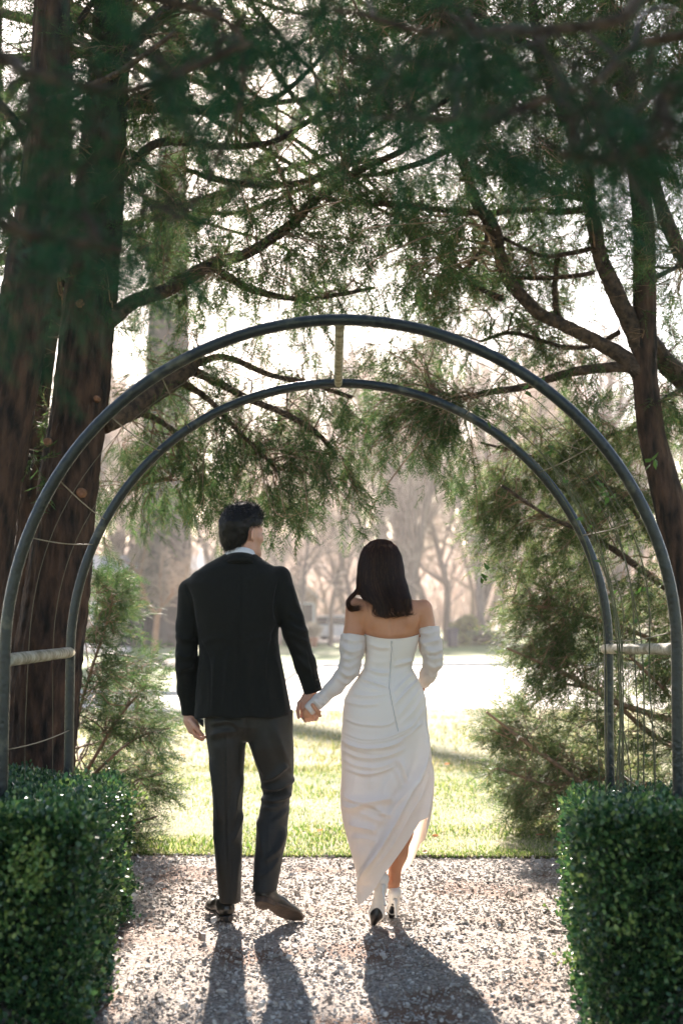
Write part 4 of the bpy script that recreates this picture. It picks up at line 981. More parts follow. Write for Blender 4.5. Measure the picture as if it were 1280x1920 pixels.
def hedge(label, side, xin0, xin1, xout, y0, y1, h0, h1, seed, nleaf, tufts_):
    g = np.random.default_rng(seed); t = thing('box_hedge', label, 'hedge', ((xin0 + xout) / 2, (y0 + y1) / 2, 0), 'clipped box hedges flanking the path')
    # core: rounded block
    def surf(u, q, core=False):               # u along 0..1, q around section 0..1: inner side up, top, outer side down
        y = y0 + (y1 - y0) * u; y = y if not core else y0 + .09 + (y1 - y0 - .18) * u; xi = xin0 + (xin1 - xin0) * u; h = h0 + (h1 - h0) * u; W = abs(xout) - abs(xi); per = h + W + h
        s = q * per; x = np.where(s < h, abs(xi), np.where(s < h + W, abs(xi) + (s - h), abs(xi) + W)); z = np.where(s < h, s, np.where(s < h + W, h, h - (s - h - W)))
        r = .06; e = np.clip(1 - np.abs(s - h) / r, 0, 1) ** 2 * r * .35; x = x + e; z = z - e
        nx = np.where(s < h, -1., np.where(s < h + W, 0., 1.)); nz = np.where((s >= h) & (s < h + W), 1., 0.)
        return np.stack((side * x, y, z), 1), np.stack((side * nx, 0 * y, nz), 1)
    def bumpy(p): return .045 * vnoise(p * 3.1 + seed) + .022 * vnoise(p * 8 + seed)
    nu, nq = 60, 70; U, Q = np.meshgrid(np.linspace(0, 1, nu), np.linspace(0, 1, nq), indexing='ij'); p, nn = surf(U.ravel(), Q.ravel(), True)
    p = p - nn * .075 + nn * bumpy(p)[:, None]; i = np.arange(nu - 1)[:, None] * nq; j = np.arange(nq - 1)[None]
    Fq = np.stack((i + j, i + j + 1, i + nq + j + 1, i + nq + j), -1).reshape(-1, 4); m = MB(); m.add(p, Fq)
    for u in (0, nu - 1):         # close the ends
        ring = p[u * nq:(u + 1) * nq]; c = ring.mean(0); m.add(np.vstack((ring, c)), np.array([(k, k + 1, nq) for k in range(nq - 1)]))
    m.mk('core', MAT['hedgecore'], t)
    u = g.random(nleaf) ** .9; q = g.random(nleaf); p, nn = surf(u, q)
    ne = int(nleaf * .10); pe = np.stack((side * (abs(xin1) + g.random(ne) * (abs(xout) - abs(xin1))), np.full(ne, y1), g.random(ne) * h1), 1)
    nf = int(nleaf * .30); pf = np.stack((side * (abs(xin0) + g.random(nf) * (abs(xout) - abs(xin0)) * .62), np.full(nf, y0), (h0 + .012) * g.random(nf) ** .85), 1)
    ng = int(nleaf * .06); pg = np.stack((side * (abs(xin0) - .01 + g.random(ng) * (abs(xout) - abs(xin0)) * .62), y0 + g.uniform(-.02, .09, ng), h0 - g.uniform(-.01, .07, ng)), 1)
    p = np.vstack((p, pe, pf, pg)); nn = np.vstack((nn, np.tile((0, 1., 0), (ne, 1)), np.tile((0, -1., 0), (nf, 1)), np.tile((0, -.7, .7), (ng, 1)))); n = len(p)
    Q2 = PX(np.c_[p[:, 0], np.maximum(p[:, 1], .5), p[:, 2]]); vis = (Q2[:, 0] > -160) & (Q2[:, 0] < 1440) & (Q2[:, 1] < 2050); vis |= g.random(n) < .12
    p, nn = p[vis], nn[vis]; n = len(p)
    p = p + nn * (bumpy(p) + g.uniform(-.055, .022, n) + (g.random(n) < .05) * g.uniform(0, .05, n))[:, None]
    k = p[:, 2] > .004; p, nn = p[k], nn[k]; n = len(p)
    d = nn * .8 + (0, 0, .55); s = g.uniform(.015, .028, n)
    near = p[:, 1] < 4.9
    v, f = scatter(LP, orient(n, d, g, .62), s, p, pick=g.integers(0, 4, n)) if False else scatter(LPL, orient(n, d, g, .62), s, p)
    mk('leaves', v, f, MAT['boxleaf'], t, kind='stuff')
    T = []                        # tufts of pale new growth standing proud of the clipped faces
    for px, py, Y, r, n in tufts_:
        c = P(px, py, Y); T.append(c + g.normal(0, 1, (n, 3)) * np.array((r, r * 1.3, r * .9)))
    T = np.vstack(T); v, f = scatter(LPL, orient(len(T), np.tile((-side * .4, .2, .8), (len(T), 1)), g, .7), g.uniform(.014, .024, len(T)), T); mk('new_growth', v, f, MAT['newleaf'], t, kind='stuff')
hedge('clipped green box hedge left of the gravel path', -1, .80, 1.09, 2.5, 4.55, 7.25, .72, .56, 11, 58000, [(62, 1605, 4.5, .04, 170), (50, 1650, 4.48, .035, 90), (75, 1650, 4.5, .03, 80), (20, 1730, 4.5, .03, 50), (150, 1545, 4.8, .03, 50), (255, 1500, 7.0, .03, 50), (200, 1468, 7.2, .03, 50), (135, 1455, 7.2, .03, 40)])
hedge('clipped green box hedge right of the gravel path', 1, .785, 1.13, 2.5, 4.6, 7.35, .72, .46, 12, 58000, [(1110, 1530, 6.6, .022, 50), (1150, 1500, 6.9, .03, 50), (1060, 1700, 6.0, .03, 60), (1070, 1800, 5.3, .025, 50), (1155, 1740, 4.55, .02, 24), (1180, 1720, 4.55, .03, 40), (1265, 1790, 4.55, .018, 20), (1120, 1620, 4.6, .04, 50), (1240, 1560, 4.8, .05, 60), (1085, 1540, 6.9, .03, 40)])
# ================================================================ cedars
def bark_bump(depth, freq, seed):
    def f(V, a, i):
        q = np.stack((np.cos(a) * freq + .35 * vnoise(V * 4), np.sin(a) * freq, V[:, 2] * 3.6 + seed), 1)
        r = 1 - np.abs(vnoise(q)) * 1.0; r2 = 1 - np.abs(vnoise(q * (2.4, 2.4, 3.2) + 7)) + .6 * vnoise(q * (4, 4, 7))
        return depth * (r - .5) + depth * .55 * (r2 - .5) + .05 * vnoise(np.stack((np.cos(a), np.sin(a), V[:, 2] * 1.1 + seed), 1))
    return f
def pts3(lst, Y):
    """(px, py[, r px[, Y]]) -> world points and radii; depth may run from Y[0] to Y[1]"""
    n = len(lst); P3 = []; rr = []
    last = 8
    for i, q in enumerate(lst):
        y = Y if not isinstance(Y, tuple) else Y[0] + (Y[1] - Y[0]) * i / max(1, n - 1)
        last = q[2] if len(q) > 2 else last * .88; P3.append(P(q[0], q[1], y)); rr.append(last * y / FPX)
    return np.array(P3), np.array(rr)
def limb(lst, Y, parent, name='branch', mat='bark2', n=10, bump=True, dens=7):
    p, r = pts3(lst, Y); c = catmull(p, dens); rc = np.interp(np.linspace(0, len(p) - 1, len(c)), np.arange(len(p)), r)
    c = c + (rc[:, None] * .35) * np.stack((vnoise(c * 5 + 1), vnoise(c * 5 + 4), vnoise(c * 5 + 8)), 1)
    b = (lambda V, a, i: .16 * vnoise(np.stack((np.cos(a) * 2, np.sin(a) * 2, V[:, 0] * 9 + V[:, 2] * 9), 1)) + .10 * vnoise(V * 45)) if bump else None
    v, f = tube(c, rc, n, bump=b); o = mk(name, v, f, MAT[mat], parent); return c, rc
# spray of scale-leaved foliage: stem + side twigs, each a few slim faces; length 1 along x
def spray(g, n=7, droop=.15):
    V = []; T = []
    def tri(a, b, w, up):
        d = b - a; s = np.cross(d, up); s /= np.linalg.norm(s) + 1e-9; k = len(V); V.extend([a - s * w, a + s * w, b]); T.append((k, k + 1, k + 2))
    ax = lambda t: np.array((t, .10 * math.sin(t * 2.5) , -droop * t * t)); tri(ax(0), ax(.55), .012, np.array((0, 0, 1.))); tri(ax(.5), ax(1.0), .014, np.array((0, 0, 1.)))
    for i in range(n):
        t = .12 + .84 * i / (n - 1)
        for s in (-1, 1):
            L = (.40 * (1 - t) + .10) * g.uniform(.75, 1.15); an = g.uniform(.45, .8); d = np.array((math.cos(an), s * math.sin(an), g.normal(0, .22) - .10)); a = ax(t); b = a + d * L
            up = np.array((0, g.normal(0, .5), 1.)); tri(a, b, .018, up)
            for q in ((.45,) if i % 2 else (.6,)):
                c = a + (b - a) * q; e = c + (d * .7 + np.array((.15, -s * .45 if q < .5 else s * .5, g.normal(0, .2)))) * L * .42; tri(c, e, .020, up)
    return np.array(V), np.array(T)
gs = np.random.default_rng(21)
SPR = [spray(gs) for _ in range(6)]
def frames(d, g, up=(0, 0, 1)):
    d = d / np.linalg.norm(d, axis=1, keepdims=True); r = np.asarray(up) + g.normal(0, .55, d.shape); y = np.cross(r, d); y /= np.linalg.norm(y, axis=1, keepdims=True) + 1e-9; z = np.cross(d, y)
    return np.stack((d, y, z), 2)
class Leafage:
    def __init__(s, seed): s.g = np.random.default_rng(seed); s.tw = MB(); s.D = []; s.T = []; s.S = []
    def twig(s, pts, r0, r1, n=3):
        v, f = tube(pts, np.linspace(r0, r1, len(pts)), n, cap=False); s.tw.add(v, f)
    def cluster(s, C, limbs, trend, spread=.20, nsub=8, size=.14, bias=None, maxd=1.4):
        """a side branch grown from the nearest limb to C, with twigs and sprays round C"""
        g = s.g; best = None
        for c, rc in limbs:
            dd = np.linalg.norm(c - C, axis=1); k = int(np.argmin(dd + g.uniform(0, .25, len(dd))))
            if best is None or dd[k] < best[0]: best = (dd[k], c[k], rc[k])
        L = best[1]; dist = best[0]
        if dist > maxd: L = C + (L - C) / dist * maxd * g.uniform(.6, 1); dist = maxd
        mid = (L + C) / 2 + g.normal(0, .07, 3) * max(.5, dist) + np.array((0, 0, .10 * dist)); end = C + np.asarray(trend) * spread * .6
        path = catmull([L, (L + mid) / 2 + g.normal(0, .02, 3), mid, C, end], 3); s.twig(path, min(best[2] * .7, .004 + .006 * dist), .0018)
        m = len(path)
        for k in range(nsub):
            i = int(g.uniform(.45, 1) * (m - 1)); b = path[i]; d = (path[min(i + 1, m - 1)] - path[max(i - 1, 0)]); d = d / (np.linalg.norm(d) + 1e-9)
            d = d * .5 + np.asarray(trend) * .9 + g.normal(0, .55, 3); d /= np.linalg.norm(d); ln = spread * g.uniform(.5, 1.25)
            q = np.array([b, b + d * ln * .5 + g.normal(0, .01, 3), b + d * ln + np.array((0, 0, -.12 * ln))]); s.twig(q, .0016, .0008)
            for t, sc in ((.35, .8), (.6, .95), (.8, 1.0), (1.0, 1.1)):
                if g.random() < .12: continue
                c = b + (q[2] - b) * t; dv = d + g.normal(0, .42, 3) + np.array((0, 0, -.18)); s.T.append(c); s.D.append(dv); s.S.append(size * sc * g.uniform(.7, 1.25))
    def bare(s, C, limbs, trend, ln=.5, n=5):
        g = s.g; best = None
        for c, rc in limbs:
            dd = np.linalg.norm(c - C, axis=1); k = int(np.argmin(dd));
            if best is None or dd[k] < best[0]: best = (dd[k], c[k])
        path = catmull([best[1], (best[1] + C) / 2 + g.normal(0, .05, 3), C + g.normal(0, .03, 3), C + np.asarray(trend) * ln * .5 + g.normal(0, .08, 3)], 4); s.twig(path, .0038, .0012)
        for k in range(n):
            i = g.integers(4, len(path)); b = path[i]; d = np.asarray(trend) + g.normal(0, .8, 3); d /= np.linalg.norm(d); l2 = ln * g.uniform(.25, .7)
            q = catmull([b, b + d * l2 * .5 + g.normal(0, .03, 3), b + d * l2 + g.normal(0, .05, 3)], 3); s.twig(q, .0016, .0006)
    def finish(s, parent, mat='cedarleaf', tmat='twig'):
        s.tw.mk('twigs', MAT[tmat], parent, kind='stuff')
        T = np.array(s.T); v, f = scatter(SPR, frames(np.array(s.D), s.g), np.array(s.S), T, g=s.g); mk('foliage', v, f, MAT[mat], parent, kind='stuff', smooth=False); print('sprays', len(T), 'tris', len(f))

def tree_thing(label, lst, Y, name='cedar_tree', group=None):
    p, r = pts3(lst, Y); return thing(name, label, 'tree', (p[0][0], p[0][1], 0), group)
def trunk(lst, Y, parent, seed, n=96, depth=.10, mat='bark', dens=16):
    p, r = pts3(lst, Y); p[0][2] = min(p[0][2], -.03); c = catmull(p, dens); rc = np.interp(np.linspace(0, len(p) - 1, len(c)), np.arange(len(p)), r)
    rc = rc * (1 + .35 * np.exp(-np.maximum(c[:, 2], 0) / .22)) if c[0, 2] < .5 else rc
    v, f = tube(c, rc, n, bump=bark_bump(depth, 7.5, seed)); mk('trunk', v, f, MAT[mat], parent); return c, rc
# --- left: the big stem
T3 = [(62, 1640, 64), (72, 1540, 61), (76, 1420, 59), (88, 1250, 60), (108, 1100, 58), (130, 900, 54), (147, 780, 50), (166, 600, 48), (180, 450, 45), (192, 300, 42), (204, 150, 38), (214, 0, 34), (226, -220, 28), (240, -520, 18), (250, -800, 8)]
cl = tree_thing('thick reddish-brown cedar trunk and canopy behind the left hedge', T3, 8.0)
L0 = [trunk(T3, 8.0, cl, 3)]
for lst, Y in (([(205, 602, 17), (255, 566, 15), (330, 530, 13.5), (400, 492, 12.5), (470, 470, 10.5), (540, 425, 9.5), (600, 370, 9), (660, 325, 7.5), (740, 290, 6), (800, 255, 4)], (7.9, 8.5)),
               ([(196, 792, 26), (245, 764, 23), (300, 728, 19), (352, 690, 15), (372, 676, 10)], (8.0, 8.5)),
               ([(352, 690, 10), (400, 712, 8), (460, 745, 7), (520, 772, 6), (580, 800, 5.5), (630, 850, 3.5)], (8.5, 8.9)), ([(362, 684, 9), (420, 670, 6.5), (500, 700, 5), (580, 720, 4.5), (660, 745, 4)], (8.5, 8.7)),
               ([(400, 500, 8), (430, 520, 8), (480, 545, 7), (560, 560, 5.5), (640, 552, 4), (700, 540, 3)], (8.2, 8.6)), ([(330, 712, 8), (380, 740, 6), (430, 790, 5), (480, 840, 4), (520, 880, 3)], (8.4, 8.7)),
               ([(225, 330, 11), (290, 270, 9), (360, 268, 7), (440, 275, 6.5), (520, 262, 6), (590, 220, 5), (680, 160, 4)], (8.0, 8.8)), ([(215, 200, 14), (290, 175, 12), (350, 130, 9), (420, 100, 7), (500, 40, 5)], (8.0, 8.9)),
               ([(350, 318, 4), (400, 335, 6), (470, 345, 7), (560, 342, 6), (640, 310, 5), (700, 300, 3)], (8.7, 9)), ([(240, 190, 9), (330, 205, 7.5), (430, 205, 6.5), (520, 180, 5), (600, 110, 4), (640, 40, 3)], (8.2, 9)),
               ([(190, 420, 9), (120, 440, 8), (40, 430, 6), (-60, 400, 5)], (8.0, 8.4)), ([(205, 120, 12), (270, 60, 14), (330, 0, 12), (400, -80, 8)], (8, 8.5)),
               ([(170, 560, 9), (100, 500, 7), (20, 470, 5)], (8.1, 9)), ([(245, 766, 7), (300, 790, 5.5), (340, 830, 5), (320, 900, 4)], (8.3, 8.8)),
               ([(640, 320, 5), (690, 250, 4), (760, 200, 3.5), (830, 150, 3)], (8.4, 8.8))):
    L0.append(limb(lst, Y, cl))
for x, y, r in ((160, 580, 8.5), (161, 928, 8), (100, 835, 7), (190, 755, 5)):
    c = P(x, y, 8.0) - (0, (52 if y > 700 else 47) * 8 / FPX * .97, 0); V, F_ = tube([c + (0, .03, 0), c + (0, -.012, .002), c + (0, -.016, .002)], [r * 1.25 * 8 / FPX, r * 8 / FPX, r * .8 * 8 / FPX], 14); mk('branch_scar', V, F_, MAT['cut'], cl)
# --- left: the leaning stem nearest the frame edge, and the slim one between
T1 = [(-70, 1660, 62), (-60, 1500, 60), (-48, 1200, 58), (-30, 1000, 56), (0, 820, 54), (28, 680, 51), (52, 540, 47), (74, 380, 40), (88, 220, 35), (96, 60, 33), (102, -120, 28), (110, -400, 18), (115, -700, 7)]
c1 = tree_thing('leaning dark cedar trunk at the far left edge of the arch', T1, 7.5)
L1 = [trunk(T1, 7.5, c1, 8)]
for lst, Y in (([(80, 320, 11), (30, 230, 10), (-30, 160, 8)], 7.6), ([(100, 100, 8), (150, 40, 6), (200, -40, 5)], (7.6, 8)), ([(85, 240, 8), (130, 210, 6), (180, 170, 5)], (7.6, 8)), ([(60, 470, 7), (10, 400, 6), (-50, 380, 5)], (7.4, 7.2)),
               ([(92, 190, 9), (150, 170, 7), (230, 130, 6), (330, 60, 4)], (7.4, 6.8))):
    L1.append(limb(lst, Y, c1))
T2 = [(28, 1640, 30), (32, 1400, 30), (38, 1150, 29), (48, 950, 27), (60, 830, 26), (76, 720, 21), (92, 640, 16), (108, 560, 14), (118, 440, 12), (124, 300, 10), (128, 100, 8), (130, -200, 5)]
c2_ = tree_thing('slim cedar trunk standing between the two thick ones at left', T2, 8.9)
L2 = [trunk(T2, 8.9, c2_, 15, n=40)]
for lst, Y in (([(60, 840, 8), (40, 800, 6), (20, 720, 5), (-20, 690, 4)], 8.9), ([(120, 420, 5), (160, 330, 4), (175, 280, 3)], 9), ([(112, 500, 5), (130, 540, 5), (150, 480, 4)], (8.9, 9.2))):
    L2.append(limb(lst, Y, c2_))
# --- right tree
TR = [(1345, 1650, 46), (1340, 1500, 42), (1325, 1300, 38), (1298, 1130, 35), (1270, 1010, 32), (1243, 900, 28), (1222, 820, 25), (1209, 720, 23), (1207, 620, 22), (1207, 500, 20), (1205, 420, 19), (1194, 320, 17), (1180, 220, 15), (1155, 100, 14), (1128, -50, 12), (1100, -260, 8), (1090, -500, 4)]
cr_ = tree_thing('dark many-limbed cedar rising behind the right hedge', TR, 8.2)
L3 = [trunk(TR, 8.2, cr_, 25, n=56, depth=.08)]
for lst, Y in (([(1200, 706, 17), (1165, 672, 14), (1110, 640, 13.5), (1050, 610, 13), (1000, 580, 12.5), (958, 535, 13), (937, 485, 12.5), (925, 430, 12), (895, 380, 11), (872, 320, 10), (856, 250, 9), (850, 150, 8), (841, 50, 7), (830, -80, 5)], (8.2, 8.4)),
               ([(1204, 664, 18), (1180, 610, 17), (1150, 540, 16), (1122, 470, 15), (1108, 400, 14), (1098, 320, 13), (1074, 255, 12), (1035, 165, 11), (1005, 60, 10), (990, -80, 8)], (8.2, 8.0)),
               ([(1207, 630, 17), (1240, 670, 20), (1290, 720, 22), (1350, 790, 26)], (8.3, 8.6)), ([(1320, 545, 13), (1280, 480, 14), (1250, 420, 14), (1225, 345, 13), (1200, 260, 12), (1180, 150, 10), (1165, 20, 8)], (7.9, 8.0)),
               ([(1108, 392, 7), (1050, 396, 6.5), (1000, 393, 6), (900, 398, 6), (830, 393, 5), (770, 385, 6.5), (690, 382, 6), (610, 377, 4)], (8.1, 8.8)), ([(1190, 692, 10), (1100, 692, 9), (1040, 706, 8), (980, 726, 7), (915, 737, 6), (860, 745, 5), (810, 728, 3)], (8.2, 8.8)),
               ([(1104, 372, 9), (1050, 362, 8), (990, 340, 6), (930, 325, 4), (860, 338, 3)], (8.0, 8.5)), ([(1112, 512, 4.5), (1060, 518, 4.5), (1000, 522, 4), (940, 515, 3)], (8.1, 8.6)), ([(1160, 622, 5), (1110, 650, 4.5), (1050, 648, 4), (960, 625, 4), (900, 640, 3)], (8.3, 8.8)),
               ([(1120, 462, 5), (1080, 472, 5), (1020, 480, 4), (960, 455, 3.5), (930, 440, 3)], (8.1, 8.4)), ([(940, 560, 6), (900, 540, 5), (860, 500, 4), (830, 470, 3)], (8.4, 8.8)), ([(905, 400, 6), (912, 450, 5), (880, 500, 5), (850, 520, 4)], (8.4, 8.6)),
               ([(1190, 560, 5), (1230, 520, 5), (1290, 490, 4)], (8.2, 8.6)), ([(860, 270, 7), (800, 300, 6), (740, 320, 5), (680, 330, 4), (640, 330, 3)], (8.4, 8.9)), ([(850, 180, 6), (780, 220, 5), (740, 215, 4), (690, 130, 4)], (8.4, 8.8)),
               ([(1210, 760, 8), (1250, 745, 6), (1300, 720, 5)], (8.2, 8.5)), ([(1165, 30, 10), (1230, -10, 8), (1300, 20, 6)], (8, 8)), ([(1010, 90, 9), (940, 60, 7), (880, 20, 6), (800, 10, 5)], (8, 7.6)),
               ([(1180, 220, 9), (1240, 160, 8), (1300, 140, 6)], (8.1, 8.4)), ([(1045, 480, 5), (1040, 540, 5), (1045, 590, 6), (1075, 620, 5)], (8.3, 8.4))):
    L3.append(limb(lst, Y, cr_))
# --- conifer with low drooping boughs behind the right hedge
TS = [(1420, 1680, 30), (1415, 1500, 28), (1405, 1300, 24), (1395, 1100, 20), (1388, 900, 15), (1380, 700, 9), (1376, 560, 5)]
cs_ = tree_thing('spreading conifer whose sunlit boughs droop behind the right hedge', TS, 9.3)
L4 = [trunk(TS, 9.3, cs_, 31, n=30)]
for lst, Y in (([(1392, 1180, 12), (1330, 1150, 11), (1270, 1118, 10), (1190, 1060, 9), (1120, 1010, 7), (1030, 970, 5), (940, 910, 4)], (9.2, 8.6)), ([(1398, 1330, 12), (1290, 1352, 10), (1200, 1334, 8.5), (1130, 1305, 7), (1040, 1255, 5), (950, 1215, 3)], (9.2, 8.7)),
               ([(1404, 1500, 12), (1330, 1440, 11), (1260, 1400, 9), (1200, 1360, 7), (1130, 1300, 5), (1050, 1280, 4)], (9.2, 9)), ([(1408, 1600, 12), (1300, 1560, 10), (1200, 1520, 8), (1110, 1480, 6.5), (1030, 1425, 5), (960, 1372, 4), (912, 1335, 3)], (9.2, 8.6)),
               ([(1388, 960, 11), (1280, 960, 9), (1180, 930, 7), (1080, 890, 6), (980, 850, 4), (900, 830, 3)], (9.3, 9)), ([(1410, 1560, 10), (1270, 1490, 7), (1150, 1460, 6), (1030, 1470, 4), (930, 1440, 3)], (9.2, 8.8)),
               ([(1396, 1240, 9), (1300, 1230, 8), (1200, 1190, 6.5), (1080, 1150, 5), (960, 1130, 3)], (9.3, 8.8)), ([(1396, 1100, 9), (1240, 1030, 7), (1180, 950, 5), (1120, 900, 4)], (9.2, 8.8)), ([(1380, 800, 9), (1290, 790, 7), (1200, 800, 5), (1100, 830, 4)], (9.3, 9.1)),
               ([(1290, 1350, 6), (1240, 1290, 5), (1180, 1230, 4)], (9.1, 8.8))):
    L4.append(limb([(q[0], q[1], q[2] * .7) for q in lst], Y, cs_, mat='twig' if lst[0][1] > 1200 else 'bark2'))
# --- low shrub at left behind the hedge
cb_ = thing('conifer_shrub', 'feathery green conifer shrub between left trunk and lawn', 'shrub', tuple(G(120, 1600)))
L5 = []
for lst, Y in (([(118, 1585, 8), (150, 1480, 7), (190, 1400, 6), (235, 1330, 4.5), (275, 1285, 3)], (8.5, 8.3)), ([(122, 1588, 8), (160, 1480, 6), (210, 1420, 5), (265, 1380, 4), (318, 1365, 3)], (8.5, 8.2)), ([(125, 1590, 8), (180, 1520, 6), (240, 1470, 4.5), (305, 1450, 3)], (8.5, 8.2)),
               ([(116, 1585, 8), (140, 1380, 6), (170, 1260, 5), (200, 1170, 4), (215, 1110, 3)], (8.5, 8.5)), ([(125, 1592, 7), (190, 1560, 5), (250, 1545, 4), (295, 1530, 3)], (8.5, 8.2))):
    L5.append(limb([(q[0], q[1], q[2] * .55) for q in lst], Y, cb_, mat="twig"))

# density of leafage over the photo, one figure per 80 x 80 px cell, rows from the top
DEN = ["7745674588888998", "7645662488767998", "7636432587766798", "7635333777767998", "5435356666657665", "3335432577656544", "2236545677655525", "1125555553333424",
       "1115544557221436", "1125566677522337", "0036777886466668", "0025566650188876", "0021000000077888"]
def den(px, py):
    r, c = int(py // 80), int(px // 80)
    if r < 0: r = 0
    if r >= len(DEN): return 0
    return int(DEN[r][min(15, max(0, c))])
lvA, lvB, lvC = Leafage(41), Leafage(42), Leafage(43)
g = np.random.default_rng(77)
nc = 0
while nc < 980:
    px, py = g.uniform(-40, 1320), g.uniform(-90, 1030)
    if g.random() > (den(px, py) / 9) ** 1.4: continue
    if py > 780 and px > 900: continue
    nc += 1
    Y = g.uniform(8.1, 9.4) if py > 520 else g.uniform(7.4, 9.2)
    C = P(px, py, Y); tr = np.array((g.normal(0, .4), g.normal(0, .4), -.35))
    if py > 780: tr = np.array((g.normal(0, .3) + (.25 if px < 700 else -.25), g.normal(0, .3), -.75))
    if px < 690: lvA.cluster(C, L0, tr, spread=.17, size=.135, nsub=7)
    else: lvB.cluster(C, L3, tr, spread=.17, size=.135, nsub=7)
# the fringe hanging into the opening
FR = [(262, 930), (290, 905), (330, 935), (365, 905), (400, 945), (430, 900), (300, 870), (350, 860), (410, 860), (470, 905), (520, 930), (560, 905), (590, 945), (620, 915), (655, 930), (690, 900), (705, 870), (640, 870), (580, 860), (520, 870), (730, 850), (760, 820), (800, 830), (840, 800), (200, 905), (225, 940), (870, 790),
      (460, 850), (680, 830), (610, 820), (540, 815), (480, 800), (420, 815), (360, 805), (300, 815), (240, 860), (780, 790), (720, 790), (560, 850), (650, 800)]
for x, y in FR:
    for k in range(1):
        C = P(x + g.uniform(-14, 14), y - 28 + g.uniform(-12, 8), g.uniform(8.3, 9.0)); (lvA if x < 700 else lvB).cluster(C, L0 if x < 700 else L3, (g.normal(0, .35) + (.25 if x < 640 else -.2), g.normal(0, .3), -.85), spread=.13, size=.115, nsub=7)
# bare inner twigs in the gaps
for k in range(260):
    px, py = g.uniform(100, 1290), g.uniform(40, 820); C = P(px, py, g.uniform(8.1, 9)); (lvA if px < 690 else lvB).bare(C, L0 if px < 690 else L3, (g.choice((-1, 1)) * .8, g.normal(0, .3), g.normal(0, .3)), ln=g.uniform(.3, .7))
# canopy beyond the frame: above and to the sides, coarser
for k in range(80):
    px = g.uniform(-700, 1980); py = g.uniform(-750, -60) if -40 < px < 1320 else g.uniform(-600, 900); C = P(px, py, g.uniform(7.3, 8.8)); A = px < 640
    (lvA if A else lvB).cluster(C, L0 if A else L3, (g.normal(0, .4), g.normal(0, .4), -.4), spread=.32, size=.24, nsub=6)
# a further cedar behind, filling the upper gaps with fine dark sprays and crossing boughs
TB = [(560, 1600, 0), (560, 1600, 0)]
bb_ = thing('cedar_tree', 'further cedar whose crown fills the sky above the arch', 'tree', (-3.1, 11.2, 0)); tb = catmull([(-3.1, 11.2, -.05), (-3.0, 11.2, 2.0), (-2.85, 11.1, 4.5), (-2.8, 11.0, 8), (-2.7, 11, 11)], 8); rb_ = np.linspace(.22, .05, len(tb)); v, f = tube(tb, rb_, 40, bump=bark_bump(.1, 5.5, 61)); mk('trunk', v, f, MAT['bark'], bb_); LB = [(tb, rb_)]
gq_ = np.random.default_rng(91)
for k in range(15):
    y0 = gq_.uniform(-60, 640); s = tb[gq_.integers(12, len(tb) - 4)]; e = P(gq_.uniform(520, 1000), y0, gq_.uniform(10.2, 11.5)); m1 = s * .66 + e * .34 + gq_.normal(0, .22, 3); m2 = s * .33 + e * .67 + gq_.normal(0, .22, 3)
    c = catmull([s, m1, m2, e], 9); rr = np.linspace(.045, .010, len(c)); c = c + .02 * np.stack((vnoise(c * 4), vnoise(c * 4 + 3), vnoise(c * 4 + 6)), 1); v, f = tube(c, rr, 8); mk('branch', v, f, MAT['bark2'], bb_); LB.append((c, rr))
lvE = Leafage(47); nc = 0
while nc < 330:
    px, py = gq_.uniform(200, 1130), gq_.uniform(-80, 760)
    if gq_.random() > (den(px, py) / 9) ** .8: continue
    if py > 560 and gq_.random() < .5: continue
    nc += 1; lvE.cluster(P(px, py, gq_.uniform(10.0, 11.6)), LB, (gq_.normal(0, .5), gq_.normal(0, .4), -.35), spread=.24, size=.19, nsub=6)
for k in range(130): lvE.bare(P(gq_.uniform(220, 1200), gq_.uniform(60, 740), gq_.uniform(9.8, 11)), LB, (gq_.choice((-1, 1)) * .8, 0, gq_.normal(0, .3)), ln=gq_.uniform(.4, .9))
lvE.finish(bb_)
lvA.finish(cl); lvB.finish(cr_)
# right mass
def mass(px, py):
    if py < 780 or py > 1560 or px > 1330: return 0
    lb = np.interp(py, (780, 860, 960, 1040, 1080, 1120, 1150, 1200, 1250, 1290, 1330, 1380, 1440, 1490, 1530, 1560), (1000, 905, 880, 895, 960, 960, 925, 925, 965, 960, 915, 905, 905, 935, 985, 1060))
    return 1 if px > lb else 0
nc = 0
while nc < 430:
    px, py = g.uniform(880, 1330), g.uniform(780, 1560)
    if not mass(px - 18, py): continue
    if 1285 < py < 1340 and px > 960 and g.random() < .75: continue
    if px > 1150 and g.random() < .35: continue
    if 980 < py < 1100 and px > 1120 and g.random() < .5: continue
    nc += 1; low = py > 1310
    tr = (-.7, g.normal(0, .3), .25 if low and py < 1420 else (-.15 if low else -.45)); lvC.cluster(P(px + 10, py, g.uniform(8.7, 9.5)), L4, tr, spread=.16, size=.13, nsub=8)
lvC.finish(cs_, 'shrubleaf')
lvD = Leafage(44); nc = 0
while nc < 140:
    py = g.uniform(1095, 1590); rb = np.interp(py, (1080, 1130, 1180, 1215, 1250, 1300, 1370, 1420, 1480, 1540, 1590), (205, 222, 222, 190, 255, 285, 312, 300, 300, 275, 240)); px = g.uniform(130, rb)
    if px < 160 and g.random() < .6: continue
    if py < 1290 and g.random() < .6: continue
    nc += 1; lvD.cluster(P(px - 8, py, g.uniform(8.1, 8.8) if nc % 2 else (g.uniform(8.8, 12.0) if py > 1310 else g.uniform(8.8, 9.8))), L5, (.7, g.normal(0, .3), .45 if py < 1330 else .05), spread=.13, size=.12, nsub=8)
lvD.finish(cb_)

